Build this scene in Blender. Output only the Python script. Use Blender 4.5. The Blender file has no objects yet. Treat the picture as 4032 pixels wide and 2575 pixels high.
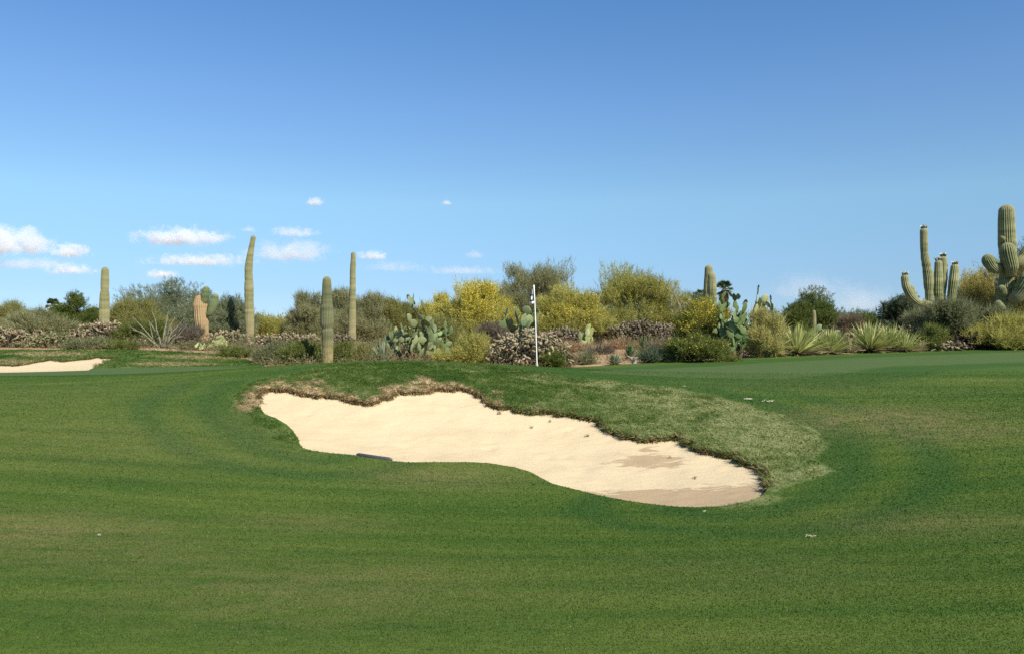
import bpy, math, random, time
import numpy as np
from mathutils import Vector, Matrix, kdtree
from mathutils.geometry import delaunay_2d_cdt

T0 = time.time()
RNG = np.random.default_rng(7)
random.seed(7)
PI = math.pi
F = 3248.0            # focal length in photo pixels (4032 wide)
HZ = 1330.0           # photo row of the horizon
EYE = 1.65
C = bpy.context.scene.collection


# ------------------------------------------------------------------ helpers
def X_of(px, d): return (px - 2016.0) / F * d
def Z_of(py, d): return EYE - (py - HZ) / F * d


def tag(o, label=None, cat=None, group=None, kind=None):
    if label: o['label'] = label
    if cat: o['category'] = cat
    if group: o['group'] = group
    if kind: o['kind'] = kind
    return o


def empty(name, loc, label, cat, group=None):
    o = bpy.data.objects.new(name, None)
    o.empty_display_size = 0.3
    o.location = loc
    C.objects.link(o)
    return tag(o, label, cat, group)


class MB:
    """collects vertices and polygons of any size, then links them as one mesh object"""
    def __init__(s):
        s.V = []; s.n = 0; s.P = []; s.A = {}; s.M = []

    def add(s, V, polys, mat=0, **attrs):
        V = np.asarray(V, float).reshape(-1, 3)
        polys = [np.asarray(p, int) + s.n for p in (polys if isinstance(polys, list) else [polys])]
        s.V.append(V)
        for p in polys:
            s.P.append(p); s.M.append(np.full(len(p), mat, int))
        for k in set(list(s.A) + list(attrs)):
            s.A.setdefault(k, [np.zeros(s.n)] if s.n else [])
            v = attrs.get(k, 0.0)
            s.A[k].append(np.broadcast_to(np.asarray(v, float), (len(V),)))
        s.n += len(V)
        return s

    def mesh(s, name, mats, smooth=True):
        me = bpy.data.meshes.new(name)
        V = np.concatenate(s.V) if s.V else np.zeros((0, 3))
        loops = np.concatenate([p.ravel() for p in s.P])
        tot = np.concatenate([np.full(len(p), p.shape[1], int) for p in s.P])
        start = np.concatenate([[0], np.cumsum(tot)[:-1]])
        me.vertices.add(len(V)); me.vertices.foreach_set('co', V.ravel().astype(np.float32))
        me.loops.add(len(loops)); me.loops.foreach_set('vertex_index', loops.astype(np.int32))
        me.polygons.add(len(tot)); me.polygons.foreach_set('loop_start', start.astype(np.int32))
        me.polygons.foreach_set('loop_total', tot.astype(np.int32))
        me.polygons.foreach_set('material_index', np.concatenate(s.M).astype(np.int32))
        me.update(calc_edges=True)
        me.polygons.foreach_set('use_smooth', np.full(len(tot), smooth, dtype=bool))
        for k, lst in s.A.items():
            a = me.attributes.new(k, 'FLOAT', 'POINT')
            a.data.foreach_set('value', np.concatenate(lst).astype(np.float32))
        for m in (mats if isinstance(mats, (list, tuple)) else [mats]):
            me.materials.append(m)
        return me

    def build(s, name, mats, parent=None, smooth=True):
        o = bpy.data.objects.new(name, s.mesh(name, mats, smooth))
        C.objects.link(o)
        if parent is not None: o.parent = parent
        return o


def norm(a):
    return a / np.maximum(np.linalg.norm(a, axis=-1, keepdims=True), 1e-9)


def smooth_path(pts, n):
    pts = np.asarray(pts, float)
    if len(pts) == 2:
        t = np.linspace(0, 1, n)[:, None]
        return pts[0] * (1 - t) + pts[1] * t
    P = np.vstack([2 * pts[0] - pts[1], pts, 2 * pts[-1] - pts[-2]])
    seg = len(pts) - 1
    t = np.linspace(0, seg, n); i = np.minimum(t.astype(int), seg - 1); u = (t - i)[:, None]
    a, b, c, d = P[i], P[i + 1], P[i + 2], P[i + 3]
    return 0.5 * (2 * b + (c - a) * u + (2 * a - 5 * b + 4 * c - d) * u ** 2 + (3 * b - a - 3 * c + d) * u ** 3)


def frames(P):
    T = norm(np.gradient(P, axis=0))
    ref = np.array([0, 1.0, 0]) if abs(T[0][1]) < .9 else np.array([1.0, 0, 0])
    N = np.zeros_like(P); n = ref
    for i in range(len(P)):
        n = n - T[i] * np.dot(n, T[i]); n = n / max(np.linalg.norm(n), 1e-9); N[i] = n
    return T, N, np.cross(T, N)


def grid_quads(rows, cols, wrap=True):
    i = np.arange(rows - 1)[:, None]; j = np.arange(cols if wrap else cols - 1)[None, :]
    j2 = (j + 1) % cols
    return np.stack([i * cols + j, i * cols + j2, (i + 1) * cols + j2, (i + 1) * cols + j], -1).reshape(-1, 4)


def tube(mb, pts, radii, sides=6, n=None, mat=0, cap=True, **at):
    pts = np.asarray(pts, float)
    n = n or len(pts)
    P = smooth_path(pts, n)
    R = np.interp(np.linspace(0, 1, n), np.linspace(0, 1, len(radii)), radii)
    T, N, B = frames(P)
    a = np.arange(sides) / sides * 2 * PI
    V = P[:, None, :] + R[:, None, None] * (np.cos(a)[None, :, None] * N[:, None, :] + np.sin(a)[None, :, None] * B[:, None, :])
    V = V.reshape(-1, 3)
    polys = [grid_quads(n, sides)]
    if cap:
        polys.append(np.arange(sides)[::-1][None, :]); polys.append((np.arange(sides) + (n - 1) * sides)[None, :])
    mb.add(V, polys, mat, **at)


def diamonds(mb, P, D, L, W, rng, mat=0, bend=0.0, side=None, face=None, **at):
    """many leaf-shaped quads at once: base P, direction D, length L, width W"""
    n = len(P); D = norm(D)
    if face is not None: side = np.cross(D, norm(face) + .55 * rng.normal(size=(n, 3)))
    S = norm(np.cross(D, rng.normal(size=(n, 3)))) if side is None else norm(side)
    L = np.broadcast_to(L, (n,))[:, None]; W = np.broadcast_to(W, (n,))[:, None]
    Nn = np.cross(D, S)
    m = P + D * L * .5 + Nn * L * .06
    V = np.stack([P, m + S * W * .5, P + D * L - Nn * L * bend, m - S * W * .5], 1).reshape(-1, 3)
    q = (np.arange(n)[:, None] * 4 + np.arange(4)[None, :])
    mb.add(V, q, mat, **{k: np.repeat(v, 4) for k, v in at.items()})


# ------------------------------------------------------------------ materials
def mat_new(name):
    m = bpy.data.materials.new(name); m.use_nodes = True
    nt = m.node_tree; nt.nodes.clear()
    out = nt.nodes.new('ShaderNodeOutputMaterial')
    return m, nt, out


class G:
    """small wrapper for wiring nodes"""
    def __init__(s, nt): s.nt = nt
    def n(s, t, **kw):
        nd = s.nt.nodes.new(t)
        for k, v in kw.items(): setattr(nd, k, v)
        return nd
    def set(s, sock, v):
        if isinstance(v, bpy.types.NodeSocket): s.nt.links.new(v, sock)
        else: sock.default_value = v
    def pos(s): return s.n('ShaderNodeNewGeometry').outputs['Position']
    def obj(s): return s.n('ShaderNodeTexCoord').outputs['Object']
    def rnd(s): return s.n('ShaderNodeNewGeometry').outputs['Random Per Island']
    def attr(s, name): return s.n('ShaderNodeAttribute', attribute_name=name).outputs['Fac']
    def scale(s, vec, sc):
        m = s.n('ShaderNodeMapping'); s.set(m.inputs['Vector'], vec); m.inputs['Scale'].default_value = sc
        return m.outputs[0]
    def noise(s, vec, sc, detail=3, rough=.55, dist=0.0):
        m = s.n('ShaderNodeTexNoise'); s.set(m.inputs['Vector'], vec)
        m.inputs['Scale'].default_value = sc; m.inputs['Detail'].default_value = detail
        m.inputs['Roughness'].default_value = rough; m.inputs['Distortion'].default_value = dist
        return m.outputs[0]
    def mr(s, v, a, b, c=0.0, d=1.0):
        m = s.n('ShaderNodeMapRange'); s.set(m.inputs[0], v)
        for i, x in enumerate((a, b, c, d)): m.inputs[i + 1].default_value = x
        return m.outputs[0]
    def math(s, op, a, b=None):
        m = s.n('ShaderNodeMath', operation=op); s.set(m.inputs[0], a)
        if b is not None: s.set(m.inputs[1], b)
        return m.outputs[0]
    def mix(s, f, a, b):
        m = s.n('ShaderNodeMix', data_type='RGBA'); s.set(m.inputs[0], f)
        for i, v in ((6, a), (7, b)):
            s.set(m.inputs[i], v if isinstance(v, bpy.types.NodeSocket) else (*v[:3], 1))
        return m.outputs[2]
    def mul(s, c, f):
        m = s.n('ShaderNodeMix', data_type='RGBA', blend_type='MULTIPLY'); m.inputs[0].default_value = 1
        s.set(m.inputs[6], c)
        g = s.n('ShaderNodeCombineColor')
        for i in range(3): s.set(g.inputs[i], f)
        s.set(m.inputs[7], g.outputs[0])
        return m.outputs[2]
    def ramp(s, v, stops):
        r = s.n('ShaderNodeValToRGB'); s.set(r.inputs[0], v)
        e = r.color_ramp.elements
        while len(e) < len(stops): e.new(.5)
        for i, (p, c) in enumerate(stops): e[i].position = p; e[i].color = (*c, 1)
        return r.outputs[0]
    def bump(s, h, strength, dist):
        b = s.n('ShaderNodeBump'); s.set(b.inputs['Height'], h)
        b.inputs['Strength'].default_value = strength; b.inputs['Distance'].default_value = dist
        return b.outputs[0]
    def bsdf(s, out, col, rough=.8, spec=.2, normal=None):
        b = s.n('ShaderNodeBsdfPrincipled'); s.set(b.inputs['Base Color'], col if isinstance(col, bpy.types.NodeSocket) else (*col, 1))
        s.set(b.inputs['Roughness'], rough); b.inputs['Specular IOR Level'].default_value = spec
        if normal is not None: s.set(b.inputs['Normal'], normal)
        s.nt.links.new(b.outputs[0], out.inputs[0]); return b


MATS = {}


def leaf_mat(name, cols, trans=.38):
    """leafy and spiny pieces: each takes its own tone between the three colours"""
    if name in MATS: return MATS[name]
    m, nt, out = mat_new(name); g = G(nt)
    r = g.rnd()
    big = g.noise(g.pos(), 1.1, 2)
    v = g.math('ADD', g.math('MULTIPLY', r, .62), g.mr(big, .3, .7, 0, .38))
    col = g.ramp(v, [(0.05, cols[0]), (.5, cols[1]), (.95, cols[2])])
    d = g.n('ShaderNodeBsdfDiffuse'); nt.links.new(col, d.inputs[0])
    t = g.n('ShaderNodeBsdfTranslucent'); nt.links.new(col, t.inputs[0])
    mx = g.n('ShaderNodeMixShader'); mx.inputs[0].default_value = trans
    nt.links.new(d.outputs[0], mx.inputs[1]); nt.links.new(t.outputs[0], mx.inputs[2])
    nt.links.new(mx.outputs[0], out.inputs[0])
    MATS[name] = m
    return m


def plain_mat(name, col, col2=None, sc=8.0, rough=.8, spec=.2):
    if name in MATS: return MATS[name]
    m, nt, out = mat_new(name); g = G(nt)
    c = g.mix(g.mr(g.noise(g.obj(), sc, 4), .3, .7), col, col2 or tuple(x * .75 for x in col))
    g.bsdf(out, c, rough, spec, g.bump(g.noise(g.obj(), sc * 4, 3), .3, .02))
    MATS[name] = m
    return m


# ------------------------------------------------------------------ terrain
CTRL = [  # photo column, photo row, metres from the camera: what the lie of the land passes through
    (0, 2575, 4.3), (1000, 2575, 4.3), (2016, 2575, 4.3), (3000, 2575, 4.3), (4032, 2575, 4.3),
    (0, 2300, 5.5), (2016, 2300, 5.7), (4032, 2300, 5.4), (0, 2100, 7.2), (2016, 2100, 8.0), (2700, 2100, 8.6), (3700, 2100, 7.4),
    (2650, 2000, 10.4), (3020, 1985, 10.0), (2356, 1948, 11.2), (2200, 1905, 11.8), (1850, 1818, 13.2), (1460, 1803, 13.5), (1190, 1760, 14.2),
    (1090, 1650, 15.7), (1022, 1578, 16.9),
    (700, 1800, 12), (300, 1800, 11.5), (0, 1700, 13), (500, 1600, 16.5), (0, 1550, 18), (800, 1560, 17.2), (1000, 1535, 17.5),
    (1200, 1540, 17.3), (1440, 1580, 16.6), (1800, 1525, 17.6), (2000, 1600, 16.6), (2350, 1643, 15.5), (2560, 1722, 14.1), (2700, 1726, 13.6),
    (2950, 1815, 12.3), (3020, 1890, 11.3),
    (900, 1465, 19.2), (1100, 1437, 19.5), (1300, 1400, 20), (1600, 1392, 20.5), (1900, 1402, 20.5), (2115, 1440, 20.7), (2400, 1466, 20.5),
    (1300, 1445, 18.8), (1700, 1445, 19), (2200, 1520, 18.2),
    (2700, 1505, 19), (3000, 1560, 17), (3250, 1700, 14.3), (3270, 1800, 12.8), (3100, 1930, 10.9),
    (3600, 1800, 11.8), (3600, 1600, 16), (4032, 1600, 15), (4032, 1500, 19.5), (3300, 1500, 20),
    (2700, 1455, 25), (3300, 1440, 25), (3300, 1410, 31), (2500, 1452, 27), (4032, 1400, 30), (4032, 1366, 37), (3500, 1385, 35), (3000, 1412, 33),
    (0, 1485, 21), (700, 1470, 21), (0, 1467, 31), (340, 1459, 31), (860, 1452, 28),
    (0, 1432, 34), (0, 1380, 36.5), (460, 1406, 34.8), (450, 1368, 37), (700, 1390, 35.5), (700, 1450, 31), (900, 1420, 34), (1040, 1442, 31),
]
XYZ = [(X_of(a, d), d, Z_of(b, d)) for a, b, d in CTRL]
XYZ += [(-3.1, 24, .80), (-0.6, 24, .80), (1.2, 23.5, .70), (-5.5, 25, .72), (-3, 28, .6), (0, 28, .6), (-10, 25, .55)]       # the green behind the mound
XYZ += [(2.6, 32, .75), (3.5, 36.5, 1.0), (4.5, 41, 1.30), (-10, 38, .85), (-4, 36, .85), (-20, 42, 1.2), (-8, 46, 1.2), (4, 48, 1.4), (14, 45, 1.3),
        (26, 46, 1.35), (-32, 46, 1.2), (30, 38, 1.2), (-28, 36, 1.1), (-12, 52, 1.3), (10, 54, 1.4), (-35, 54, 1.3), (35, 54, 1.4)]
XYZ += [(0, 1.0, 0.0), (-6, 1.5, .02), (6, 1.5, .02), (-9, 8, .05), (9, 8, .05), (-16, 20, .75), (16, 20, .7), (-13, 14, .35), (12, 13, .2)]
XYZ = np.array(XYZ)


def _U(r2): return np.where(r2 > 1e-12, .5 * r2 * np.log(np.maximum(r2, 1e-12)), 0.0)


def _fit(P, lam=.004):
    n = len(P); D2 = ((P[:, None, :2] - P[None, :, :2]) ** 2).sum(-1)
    K = _U(D2) + lam * n * np.eye(n)
    Q = np.c_[np.ones(n), P[:, :2]]
    A = np.block([[K, Q], [Q.T, np.zeros((3, 3))]])
    s = np.linalg.solve(A, np.r_[P[:, 2], 0, 0, 0])
    return s


SC = np.array([10.0, 10.0, 1.0])
_S = _fit(XYZ / SC)


def sstep(x, a, b):
    t = np.clip((x - a) / (b - a), 0, 1); return t * t * (3 - 2 * t)


def h(X, Y):
    X = np.asarray(X, float); Y = np.asarray(Y, float); shp = np.broadcast(X, Y).shape
    X = np.broadcast_to(X, shp).ravel(); Y = np.broadcast_to(Y, shp).ravel()
    lim = np.maximum(.70 * Y + 6, 8)
    x = np.clip(X, -np.minimum(lim, 36), np.minimum(lim, 36)); y = np.clip(Y, 1.0, 55)
    out = np.zeros(len(X))
    for i in range(0, len(X), 20000):
        p = np.c_[x[i:i + 20000], y[i:i + 20000]] / 10.0
        D2 = ((p[:, None, :] - (XYZ / SC)[None, :, :2]) ** 2).sum(-1)
        out[i:i + 20000] = _U(D2) @ _S[:-3] + _S[-3] + p @ _S[-2:]
    far = sstep(Y, 46, 58)
    plain = 1.32 + .12 * np.sin(X * .11) * np.cos(Y * .07)
    out = out * (1 - far) + plain * far
    side = sstep(np.abs(X), 40, 60)
    return (out * (1 - side) + 1.1 * side).reshape(shp)


def hit(px, py, d0=3.5, d1=46.0):
    """where the line of sight through a photo pixel first meets the land"""
    px = np.atleast_1d(np.asarray(px, float)); py = np.atleast_1d(np.asarray(py, float))
    d = np.arange(d0, d1, .03)
    res = np.full((len(px), 2), np.nan)
    for k in range(len(px)):
        X = X_of(px[k], d); Z = Z_of(py[k], d)
        below = Z <= h(X, d)
        i = int(np.argmax(below)) if below.any() else len(d) - 1
        res[k] = X[i], d[i]
    return res


def dense(poly, step, closed=True):
    P = np.asarray(poly, float)
    if closed: P = np.vstack([P, P[:1]])
    seg = np.linalg.norm(np.diff(P, axis=0), axis=1); s = np.r_[0, np.cumsum(seg)]
    n = max(8, int(s[-1] / step)); t = np.linspace(0, s[-1], n, endpoint=not closed)
    return np.c_[np.interp(t, s, P[:, 0]), np.interp(t, s, P[:, 1])]


def inside(P, poly):
    x, y = P[:, 0], P[:, 1]; r = np.zeros(len(P), bool)
    a = poly; b = np.roll(poly, -1, 0)
    for (x0, y0), (x1, y1) in zip(a, b):
        if y0 == y1: continue
        c = (y0 > y) != (y1 > y)
        r ^= c & (x < (x1 - x0) * (y - y0) / (y1 - y0) + x0)
    return r


def pdist(P, line):
    """distance from each point to a dense run of points"""
    out = np.full(len(P), 1e9)
    for i in range(0, len(P), 8000):
        d = ((P[i:i + 8000, None, :] - line[None]) ** 2).sum(-1)
        out[i:i + 8000] = np.sqrt(d.min(1))
    return out


def sdist(P, poly, step=.06):
    """signed distance, positive inside"""
    L = dense(poly, step)
    d = pdist(P, L)
    return np.where(inside(P, L), d, -d)


BUNKER_PX = [(1022, 1578), (1020, 1546), (1037, 1539), (1066, 1533), (1103, 1531), (1133, 1533), (1166, 1542), (1191, 1549), (1232, 1553), (1274, 1556),
             (1336, 1559), (1357, 1570), (1398, 1580), (1440, 1586), (1473, 1583), (1494, 1572), (1535, 1558), (1581, 1539), (1606, 1543), (1648, 1543),
             (1710, 1533), (1751, 1526), (1785, 1533), (1814, 1524), (1847, 1533), (1895, 1559), (1925, 1587), (1966, 1599), (2016, 1603), (2066, 1618),
             (2099, 1622), (2157, 1616), (2186, 1624), (2257, 1632), (2352, 1647), (2377, 1682), (2423, 1701), (2485, 1720), (2547, 1728), (2610, 1724),
             (2668, 1717), (2693, 1736), (2734, 1757), (2797, 1778), (2834, 1781), (2889, 1793), (2935, 1820), (2974, 1832), (3006, 1859), (3021, 1887),
             (3025, 1918), (3017, 1937), (2990, 1957), (2931, 1976), (2853, 1990), (2756, 1996), (2658, 1994), (2600, 1988), (2480, 1972), (2356, 1948),
             (2257, 1923), (2174, 1904), (2132, 1881), (2091, 1859), (2028, 1840), (1925, 1823), (1841, 1818), (1731, 1818), (1606, 1819), (1544, 1815),
             (1440, 1800), (1386, 1790), (1315, 1784), (1232, 1774), (1191, 1763), (1180, 1749), (1174, 1724), (1153, 1695), (1128, 1670), (1087, 1647),
             (1045, 1632), (1029, 1612)]
N_BACK = 51      # the first of these run along the back lip
BPX = np.array(BUNKER_PX, float)
B1c = hit(BPX[:, 0], BPX[:, 1])
# the back lip is where turf ends: ragged; the front lip is cut clean
B1back = dense(B1c[:N_BACK], .07, closed=False)
B1front = dense(B1c[N_BACK - 1:].tolist() + [B1c[0].tolist()], .09, closed=False)
nb = len(B1back)
B1back[1:-1] += RNG.normal(0, .022, (nb - 2, 2)) + .03 * np.c_[np.sin(np.arange(1, nb - 1) * 1.3), np.cos(np.arange(1, nb - 1) * .9)]
BUNK1 = np.vstack([B1back[:-1], B1front[:-1]])

B2PX = [(-260, 1436), (0, 1435), (54, 1437), (83, 1433), (154, 1422), (200, 1414), (250, 1420), (290, 1416), (357, 1410), (382, 1404), (436, 1408),
        (470, 1406), (425, 1420), (385, 1437), (345, 1457), (150, 1463), (0, 1466), (-260, 1470)]
B2c = hit([p[0] for p in B2PX], [p[1] for p in B2PX], 24, 40)
BUNK2 = dense(B2c, .12)
BUNK2 += RNG.normal(0, .015, BUNK2.shape)

TURF = np.array([(-26, -14), (26, -14), (27, 10), (27, 30), (27, 40.5), (22, 40), (17, 36.8), (12, 34.2), (8, 32), (4.4, 30), (2.6, 28.5), (1.2, 27), (-1, 25.6), (-4, 25.2),
                 (-6.2, 26), (-7.4, 28), (-9, 30.4), (-11, 34.5), (-13.5, 37), (-18, 38.3), (-26, 38.5), (-34, 38), (-34, 10)], float)
TURFd = dense(TURF, .3)

ROUGH_PX = [(905, 1560), (960, 1520), (1040, 1488), (1150, 1466), (1330, 1434), (1600, 1425), (1850, 1433), (2050, 1452), (2250, 1482), (2450, 1508), (2700, 1530), (2900, 1575),
            (3080, 1632), (3150, 1664), (3200, 1702), (3230, 1746), (3240, 1795), (3228, 1844), (3190, 1888), (3130, 1924), (3060, 1951), (2980, 1978), (2900, 2003), (2800, 2003), (2900, 1980), (3000, 1950), (3010, 1900), (2900, 1830), (2600, 1760),
            (2300, 1700), (1900, 1640), (1400, 1640), (1100, 1600), (1060, 1640), (1150, 1690), (1185, 1760), (1260, 1790), (1180, 1775), (1090, 1745), (980, 1670), (900, 1610)]
ROUGH = hit([p[0] for p in ROUGH_PX], [p[1] for p in ROUGH_PX])
PUTT_R = hit(*zip(*[(2300, 1464), (2500, 1454), (2700, 1447), (3000, 1428), (3400, 1408), (4032, 1385), (4300, 1390), (4032, 1425), (3500, 1440), (3300, 1470), (3100, 1490), (2850, 1488), (2550, 1478)]))
PUTT_L = np.array([(-30, 24.2), (-14, 23.6), (-9, 23.2), (-6.6, 24), (-6.5, 26.5), (-8.5, 29.5), (-11.5, 31.0), (-30, 30.6)], float)
DRY = [(400, 1720, 3.0, .34), (100, 1560, 2.5, .30), (3350, 1530, 2.0, .2), (3480, 1650, 1.3, .9), (3330, 1625, .6, .6), (3750, 1700, 1.0, .7), (1720, 1880, .8, .7), (60, 2080, .9, .8), (250, 2140, .9, .5), (1250, 2310, 1.0, .5), (500, 2190, .8, .4), (2250, 1890, .35, .4), (3950, 1500, .8, .15),
       (1200, 2060, .6, .5), (2900, 2250, .8, .25), (3650, 2060, .7, .45), (1000, 2420, .5, .3)]
DRYP = [(*hit(a, b)[0], r, s) for a, b, r, s in DRY]


def masks(P):
    """what grows where: long rough, putting green, its darker collar, dry patches"""
    wob = .10 * np.sin(P[:, 0] * 3.1 + 1.7 * P[:, 1]) + .07 * np.sin(P[:, 1] * 5.3 - P[:, 0] * 2.2)
    rough = sstep(sdist(P, ROUGH, .1) + wob, -.06, .10)
    bank = sstep(P[:, 1], 31.0, 31.5) * sstep(-P[:, 0], 9.3, 9.9)
    rough = np.maximum(rough, bank)
    pr, pl = sdist(P, PUTT_R, .15), sdist(P, PUTT_L, .15)
    putt = np.maximum(sstep(pr, -.05, .15), sstep(pl, -.05, .15)) * (1 - rough)
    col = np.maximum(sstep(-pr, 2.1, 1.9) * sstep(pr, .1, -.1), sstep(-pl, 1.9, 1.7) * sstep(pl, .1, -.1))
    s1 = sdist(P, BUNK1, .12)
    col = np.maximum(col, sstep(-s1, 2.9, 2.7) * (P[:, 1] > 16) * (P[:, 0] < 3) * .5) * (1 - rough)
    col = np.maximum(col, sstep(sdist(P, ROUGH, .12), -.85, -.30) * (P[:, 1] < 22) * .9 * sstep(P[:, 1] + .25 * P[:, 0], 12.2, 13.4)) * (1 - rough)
    # mown ring that follows the outline of the rough
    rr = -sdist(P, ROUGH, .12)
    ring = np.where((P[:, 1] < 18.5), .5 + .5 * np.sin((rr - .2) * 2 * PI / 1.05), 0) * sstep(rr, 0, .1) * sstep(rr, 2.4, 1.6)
    dry = np.zeros(len(P))
    for x, y, r, s in DRYP:
        dry = np.maximum(dry, s * np.exp(-(((P[:, 0] - x) / (r * 1.5)) ** 2 + ((P[:, 1] - y) / r) ** 2)))
    # dead grass along the upper lip of the bunker
    lip = pdist(P, B1back)
    fx = P[:, 0]
    w = np.where(fx < -.2, .62 + .26 * np.sin(fx * 2.3) + .14 * np.sin(fx * 6.1 + 2), .12 + .14 * np.sin(fx * 3.1))
    deadw = sstep(w - lip + .16 * np.sin(fx * 5 + P[:, 1] * 3) + .16 * np.sin(fx * 13 + P[:, 1] * 9), -.05, .35) * np.where(fx < -.2, 1.0, np.where(fx < 1.0, .6, .42)) * rough
    if True:
        bk = (P[:, 1] > 31) & (fx < -9)
        deadw = np.where(bk, np.maximum(deadw, .75 * sstep(np.sin(fx * .9 + 1) * .6 + np.sin(P[:, 1] * 2.3 + fx * .3) * .5, .15, .7)), deadw)
    return dict(rough=rough, putt=putt, collar=col, ring=ring * (1 - rough), dry=dry, dead=deadw)


class Lookup:
    """masks, bunker outline and height sampled once on a grid, read back by bilinear interpolation (for the many blades)"""
    def __init__(s, x0, x1, y0, y1, st):
        s.o = np.array([x0, y0]); s.st = st
        gx, gy = np.meshgrid(np.arange(x0, x1 + st, st), np.arange(y0, y1 + st, st)); s.shape = gx.shape
        P = np.c_[gx.ravel(), gy.ravel()]
        s.g = {k: v.reshape(s.shape) for k, v in masks(P).items()}
        s.g['h'] = h(P[:, 0], P[:, 1]).reshape(s.shape)

    def __call__(s, P, keys=None):
        q = (P - s.o) / s.st; q = np.clip(q, 0, np.array([s.shape[1] - 1.001, s.shape[0] - 1.001]))
        i = q.astype(int); f = q - i; x, y = i[:, 0], i[:, 1]; a, b = f[:, 0], f[:, 1]
        return {k: v[y, x] * (1 - a) * (1 - b) + v[y, x + 1] * a * (1 - b) + v[y + 1, x] * (1 - a) * b + v[y + 1, x + 1] * a * b
                for k, v in s.g.items() if keys is None or k in keys}


def inside_fast(P, poly, st=.02):
    """point in polygon through a fine raster of the polygon's box"""
    lo, hi = poly.min(0), poly.max(0)
    nx, ny = int((hi[0] - lo[0]) / st) + 2, int((hi[1] - lo[1]) / st) + 2
    R = np.zeros((ny, nx), bool); xc = lo[0] + (np.arange(nx)) * st
    a = poly; b = np.roll(poly, -1, 0)
    for j in range(ny):
        y = lo[1] + j * st; m = (a[:, 1] > y) != (b[:, 1] > y)
        xs = np.sort(a[m, 0] + (y - a[m, 1]) * (b[m, 0] - a[m, 0]) / (b[m, 1] - a[m, 1]))
        for k in range(0, len(xs) - 1, 2): R[j] |= (xc >= xs[k]) & (xc < xs[k + 1])
    q = np.rint((P - lo) / st).astype(int)
    ok = (q[:, 0] >= 0) & (q[:, 1] >= 0) & (q[:, 0] < nx) & (q[:, 1] < ny)
    out = np.zeros(len(P), bool); out[ok] = R[q[ok, 1], q[ok, 0]]
    return out


def grass_color(g, blade=False):
    p = g.pos()
    n1 = g.noise(g.scale(p, (.14, 1.7, 1)), 1.0, 4, .62, .5)
    n2 = g.noise(g.scale(p, (.35, .55, 1)), 1.0, 3, .6)
    n3 = g.noise(g.scale(p, (2.2, 6, 3)), 1.0, 4, .65)
    c = g.ramp(n1, [(.30, (.043, .098, .015)), (.43, (.068, .125, .019)), (.55, (.103, .152, .025)), (.70, (.146, .184, .038))])
    c = g.mix(g.mr(n2, .40, .66), g.mix(.45, c, (.044, .108, .015)), c)
    c = g.mix(g.mr(n3, .35, .75, 0, .45), c, (.110, .156, .030))
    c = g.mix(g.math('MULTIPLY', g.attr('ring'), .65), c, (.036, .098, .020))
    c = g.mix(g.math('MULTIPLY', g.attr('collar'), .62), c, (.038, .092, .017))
    md = g.noise(g.scale(p, (1, 1.6, 1)), 11, 3, .65)
    c = g.mul(c, g.mr(md, .3, .7, .90, 1.10))
    pc = g.mix(g.mr(n3, .35, .65), (.078, .124, .036), (.100, .144, .047))
    c = g.mix(g.math('MULTIPLY', g.attr('putt'), .85), c, pc)
    dn = g.math('MULTIPLY', g.attr('dry'), g.mr(g.noise(g.scale(p, (3, 7, 3)), 1.0, 5, .7), .3, .6))
    c = g.mix(dn, c, (.215, .185, .075))
    sx = g.n('ShaderNodeSeparateXYZ'); g.set(sx.inputs[0], p)
    rn = g.math('ADD', g.math('ADD', g.math('MULTIPLY', g.noise(p, 1.1, 4, .6, .8), .65), g.math('MULTIPLY', g.noise(g.scale(p, (5, 2.5, 3)), 1.4, 3, .6), .35)), g.mr(sx.outputs[0], .0, 3.4, -.05, .10))
    rc = g.ramp(rn, [(.34, (.048, .104, .020)), (.45, (.088, .142, .030)), (.54, (.155, .20, .060)), (.64, (.285, .305, .125))])
    c = g.mix(g.attr('rough'), c, rc)
    dd = g.ramp(g.noise(p, 9, 4, .7), [(.32, (.14, .085, .04)), (.48, (.34, .235, .115)), (.62, (.68, .55, .34))])
    c = g.mix(g.math('MULTIPLY', g.attr('dead'), g.mr(g.noise(p, 3.2, 4, .65), .32, .55)), c, dd)
    if blade:
        r = g.rnd()
        c = g.mul(c, g.mr(r, 0, 1, .90, 1.19))
        c = g.mix(g.math('MULTIPLY', g.math('GREATER_THAN', r, .975), .5), c, (.34, .31, .15))
    else:
        f = g.noise(p, 75, 3, .75)
        c = g.mul(c, g.mr(f, .25, .75, .77, 1.13))
    return c


def make_turf_mat():
    m, nt, out = mat_new('turf'); g = G(nt); p = g.pos()
    c = grass_color(g)
    hgt = g.math('ADD', g.noise(p, 60, 3, .7), g.math('MULTIPLY', g.noise(p, 9, 3, .6), 1.2))
    g.bsdf(out, c, .9, .12, g.bump(hgt, .55, .02))
    return m


def make_blade_mat():
    m, nt, out = mat_new('grass_blades'); g = G(nt)
    c = grass_color(g, True)
    d = g.n('ShaderNodeBsdfDiffuse'); t = g.n('ShaderNodeBsdfTranslucent'); mx = g.n('ShaderNodeMixShader')
    nt.links.new(c, d.inputs[0]); nt.links.new(c, t.inputs[0]); mx.inputs[0].default_value = .3
    nt.links.new(d.outputs[0], mx.inputs[1]); nt.links.new(t.outputs[0], mx.inputs[2]); nt.links.new(mx.outputs[0], out.inputs[0])
    return m


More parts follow.
